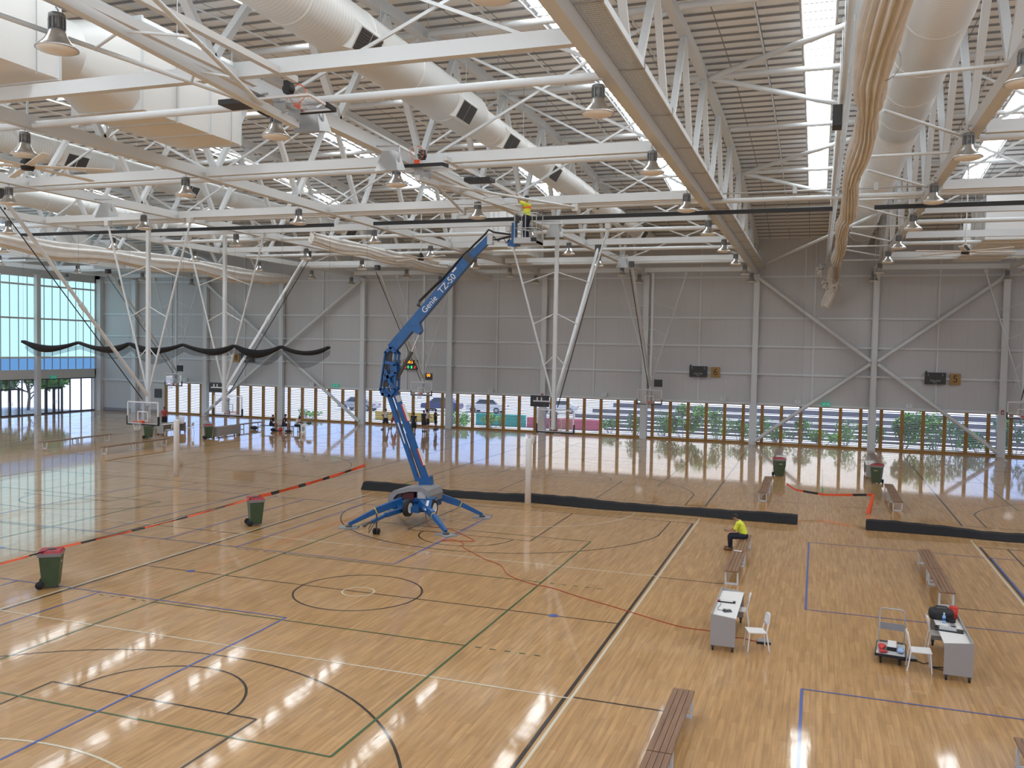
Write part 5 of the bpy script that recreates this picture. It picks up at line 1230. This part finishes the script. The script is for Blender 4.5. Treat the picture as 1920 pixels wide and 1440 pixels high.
# ================================================================ OUTSIDE
struct('pavement', G().box(-140,120,YW+.25,190,-.4,-.06).box(-140,XL-.26,-30,YW+.25,-.4,-.06), 'concrete')
def wallbox(x0,x1,y,h,m,lab,d=.4): tag(obj('low_wall', G().box(x0,x1,y,y+d,-.06,h), m), lab, 'wall', 'painted low walls outside')
wallbox(-27.5,-21.2,52.5,.75,'yellow','yellow painted low wall outside behind the lift arm'); wallbox(-17.2,-12.5,52.5,.95,'teal','teal painted low wall outside, right of the column by the players')
wallbox(-12.3,-5.6,52.5,.8,'pink','pink painted low wall outside behind the white padded post')
def foliage(seed, lumps, n, leaf, m, name, par):
    R_ = random.Random(seed); g = G()
    W = [a[3]*a[4]*a[5] for a in lumps]
    for _ in range(n):
        x,y,z,rx,ry,rz = R_.choices(lumps, W)[0]
        while True:
            p = Vector((R_.uniform(-1,1),R_.uniform(-1,1),R_.uniform(-1,1)))
            if .35 < p.length < 1: break
        c = Vector((x+p.x*rx, y+p.y*ry, z+p.z*rz)); a = Vector((R_.gauss(0,1),R_.gauss(0,1),R_.gauss(0,.7))).normalized(); b_ = a.cross(Vector((R_.gauss(0,1),R_.gauss(0,1),R_.gauss(0,1)))).normalized(); s = leaf*R_.uniform(.6,1.3)
        g.quad(c-a*s, c+b_*s*.45, c+a*s, c-b_*s*.45)
    return obj(name, g, m, par, fix=False)
def shrub(x, y, w, h, seed, lab, dense=1.0, m='leaf', d=None):
    t = thing('garden_shrub', lab, 'shrub', (x,y,-.06), 0, 'shrubs outside the louvres'); R_ = random.Random(seed); L = []; d = d or w*.5
    for _ in range(int(5+w*2)): L.append((R_.uniform(-w/2,w/2)*.8, R_.uniform(-d,d)*.6, h*R_.uniform(.25,.8), R_.uniform(.3,.6), R_.uniform(.3,.5), h*R_.uniform(.15,.28)))
    foliage(seed, L, int(700*w*h**.5*dense/2), .11, m, 'foliage', t)
    g = G()
    for (a,b,c,*_) in L[:6]: g.path([(a*.3,b*.3,0),(a*.7,b*.7,c*.5),(a,b,c)], .025, 5)
    obj('stems', g, 'bark', t)
for (x,y,w,h,sd_,lab,dn,m) in ((-18.0,50.2,2.4,1.5,1,'green shrub outside behind the black kit player',1,'leaf'),(-14.9,50.3,2.2,1.3,2,'green shrub outside right of the column by the players',1,'leaf'),
     (-1.9,49.7,1.6,2.0,3,'dark shrub outside left of the hoop by sign 6',.8,'leaf2'),(2.0,49.8,3.4,3.0,4,'tall leafy shrub outside just right of the hoop by sign 6',1.1,'leaf'),(4.6,50.0,1.7,2.7,5,'tall shrub outside below sign 6',.8,'leaf'),
     (6.4,49.8,1.6,1.7,6,'low shrub outside left of the column near sign 6',.8,'leaf2'),(9.2,49.9,1.5,1.6,7,'low shrub outside right of the first brace foot',.7,'leaf'),(12.6,49.8,2.4,1.3,8,'low bright shrub outside below the exit sign',.9,'leaf'),
     (16.2,49.7,1.5,2.2,9,'shrub outside behind the middle column at right',.8,'leaf2'),(18.2,50.0,3.0,3.3,10,'tall leafy shrub outside below sign 5',1.2,'leaf'),(20.6,50.1,1.8,2.9,11,'leafy shrub outside right of and below sign 5',.9,'leaf'),
     (23.4,49.9,1.6,1.8,12,'low shrub outside by the rightmost brace foot',.8,'leaf2'),(25.8,50.0,3.2,3.1,13,'tall shrub outside at the right edge',1.2,'leaf2'),(-33.2,50.2,2.2,1.0,14,'low pale shrub outside left of the seated players',.6,'leaf'),
     (10.9,50.4,1.5,2.0,15,'shrub outside left of the exit sign, behind the slanting brace',.7,'leaf2'),(14.3,50.3,1.5,2.3,16,'thin shrub outside right of the exit sign',.6,'leaf'),(22.0,50.6,1.4,2.4,17,'dark shrub outside where the lower right brace crosses',.8,'leaf2'),
     (0.2,50.9,1.3,2.2,18,'dark shrub outside just left of the column behind the hoop by sign 6',.7,'leaf2'),(-4.3,50.6,1.3,1.5,19,'small dark shrub outside, leftmost of those by the hoop near sign 6',.7,'leaf2'),(7.9,50.9,1.3,2.2,20,'thin shrub outside just right of the column near sign 6',.6,'leaf2')):
    shrub(x,y,w,h,sd_,lab,dn,m)
def terrace(x0, x1, y, h, d, lab): tag(obj('low_wall', G().box(x0,x1,y,y+d,-.06,h), 'fence'), lab, 'wall', 'dark low walls outside')
for i_, (y,h,d) in enumerate(((53.2,.12,.15),(56.6,.20,.2),(61.5,.16,.3),(66.0,.30,.3),(73.5,.34,.5),(84,.45,.8))):
    terrace(-11.5 if i_ else -5.4, 44, y, h, d, 'dark low wall outside the right hand louvres, %s row from the hall' % ORD[i_])
def car(x, y, rz, m, lab):
    t = thing('parked_car', lab, 'car', (x,y,-.06), rz, 'cars parked outside')
    low = [(-2.15,.32),(-2.2,.6),(-2.1,.86),(-1.3,.95),(1.5,.95),(2.1,.88),(2.2,.55),(2.12,.32)]
    cab = [(-1.35,.95),(-.75,1.46),(.95,1.5),(1.75,.95)]
    obj('body', G().prism(low, -.86, .86), m, t); obj('cabin', G().hexa([(-1.35,-.82,.94),(1.75,-.82,.94),(1.75,.82,.94),(-1.35,.82,.94)],[(-.75,-.62,1.48),(.95,-.62,1.5),(.95,.62,1.5),(-.75,.62,1.48)]), m, t)
    for s in (-1,1): obj('side_window', G().hexa([(-1.05,s*.80,1.0),(1.4,s*.80,1.0),(1.4,s*.815,1.0),(-1.05,s*.815,1.0)],[(-.66,s*.63,1.42),(.86,s*.63,1.43),(.86,s*.66,1.43),(-.66,s*.66,1.42)]), 'tint', t)
    obj('windscreen', G().hexa([(-1.30,-.72,.97),(-1.30,.72,.97),(-1.36,.72,.97),(-1.36,-.72,.97)],[(-.78,-.56,1.43),(-.78,.56,1.43),(-.84,.56,1.43),(-.84,-.56,1.43)]), 'tint', t)
    for sx in (-1.35,1.35):
        for sy in (-.82,.82): w = obj('wheel', G().lathe([(0,-.1),(.32,-.1),(.32,.1),(0,.1)], 18, o=(sx,sy,.32), axis='y'), 'rubber', t); obj('hubcap', G().lathe([(0,-.11),(.19,-.11),(.19,.11),(0,.11)], 14, o=(sx,sy,.32), axis='y'), 'carsilver', w)
    for sy in (-.6,.6): obj('tail_lamp', G().cbox((2.17,sy,.72),(.06,.3,.14)), 'red', t); obj('head_lamp', G().cbox((-2.15,sy,.68),(.06,.3,.14)), 'white', t)
car(-26.5,66,.1,'carblue','dark blue car parked outside above the players'); car(-21.6,67,.0,'carwhite','white car with red lamps parked outside beside the blue car'); car(-14.5,70,.2,'carwhite','white car parked outside right of the column by the players')
car(-34.5,62,.0,'carsilver','silver car parked outside behind the lift arm')
# trees beyond the glazed wall at left
def tree(x, y, h, seed, lab, r=2.6, m='leaf'):
    t = thing('street_tree', lab, 'tree', (x,y,-.06), 0, 'trees outside the glazed wall'); R_ = random.Random(seed); L = []; g = G()
    g.path([(0,0,0),(.1,.05,h*.25),(-.1,.1,h*.5)], lambda u: .16*(1-.4*u), 8)
    for q in range(7):
        a = 2*PI*q/7+R_.uniform(-.3,.3); e = (r*.75*math.cos(a), r*.75*math.sin(a), h*R_.uniform(.5,.9)); g.path([(0,.05,h*R_.uniform(.15,.35)),(e[0]*.5,e[1]*.5,e[2]*.75),e], .06, 5); L.append((*e, r*.5, r*.5, h*.18)); L.append((e[0]*.5,e[1]*.5,h*R_.uniform(.55,.95),r*.45,r*.45,h*.16))
    obj('trunk', g, 'bark', t); foliage(seed, L, 5200, .24, m, 'crown', t)
tree(-61.5,37.5,5.2,21,'leafy tree outside the glazed wall, left of the pale column',2.6); tree(-61.5,44.2,5.4,22,'leafy tree outside the glazed doors, right of the pale column',3.0,'leaf2'); tree(-66,33.5,6,23,'leafy tree outside at the left edge',3.0,'leaf2')
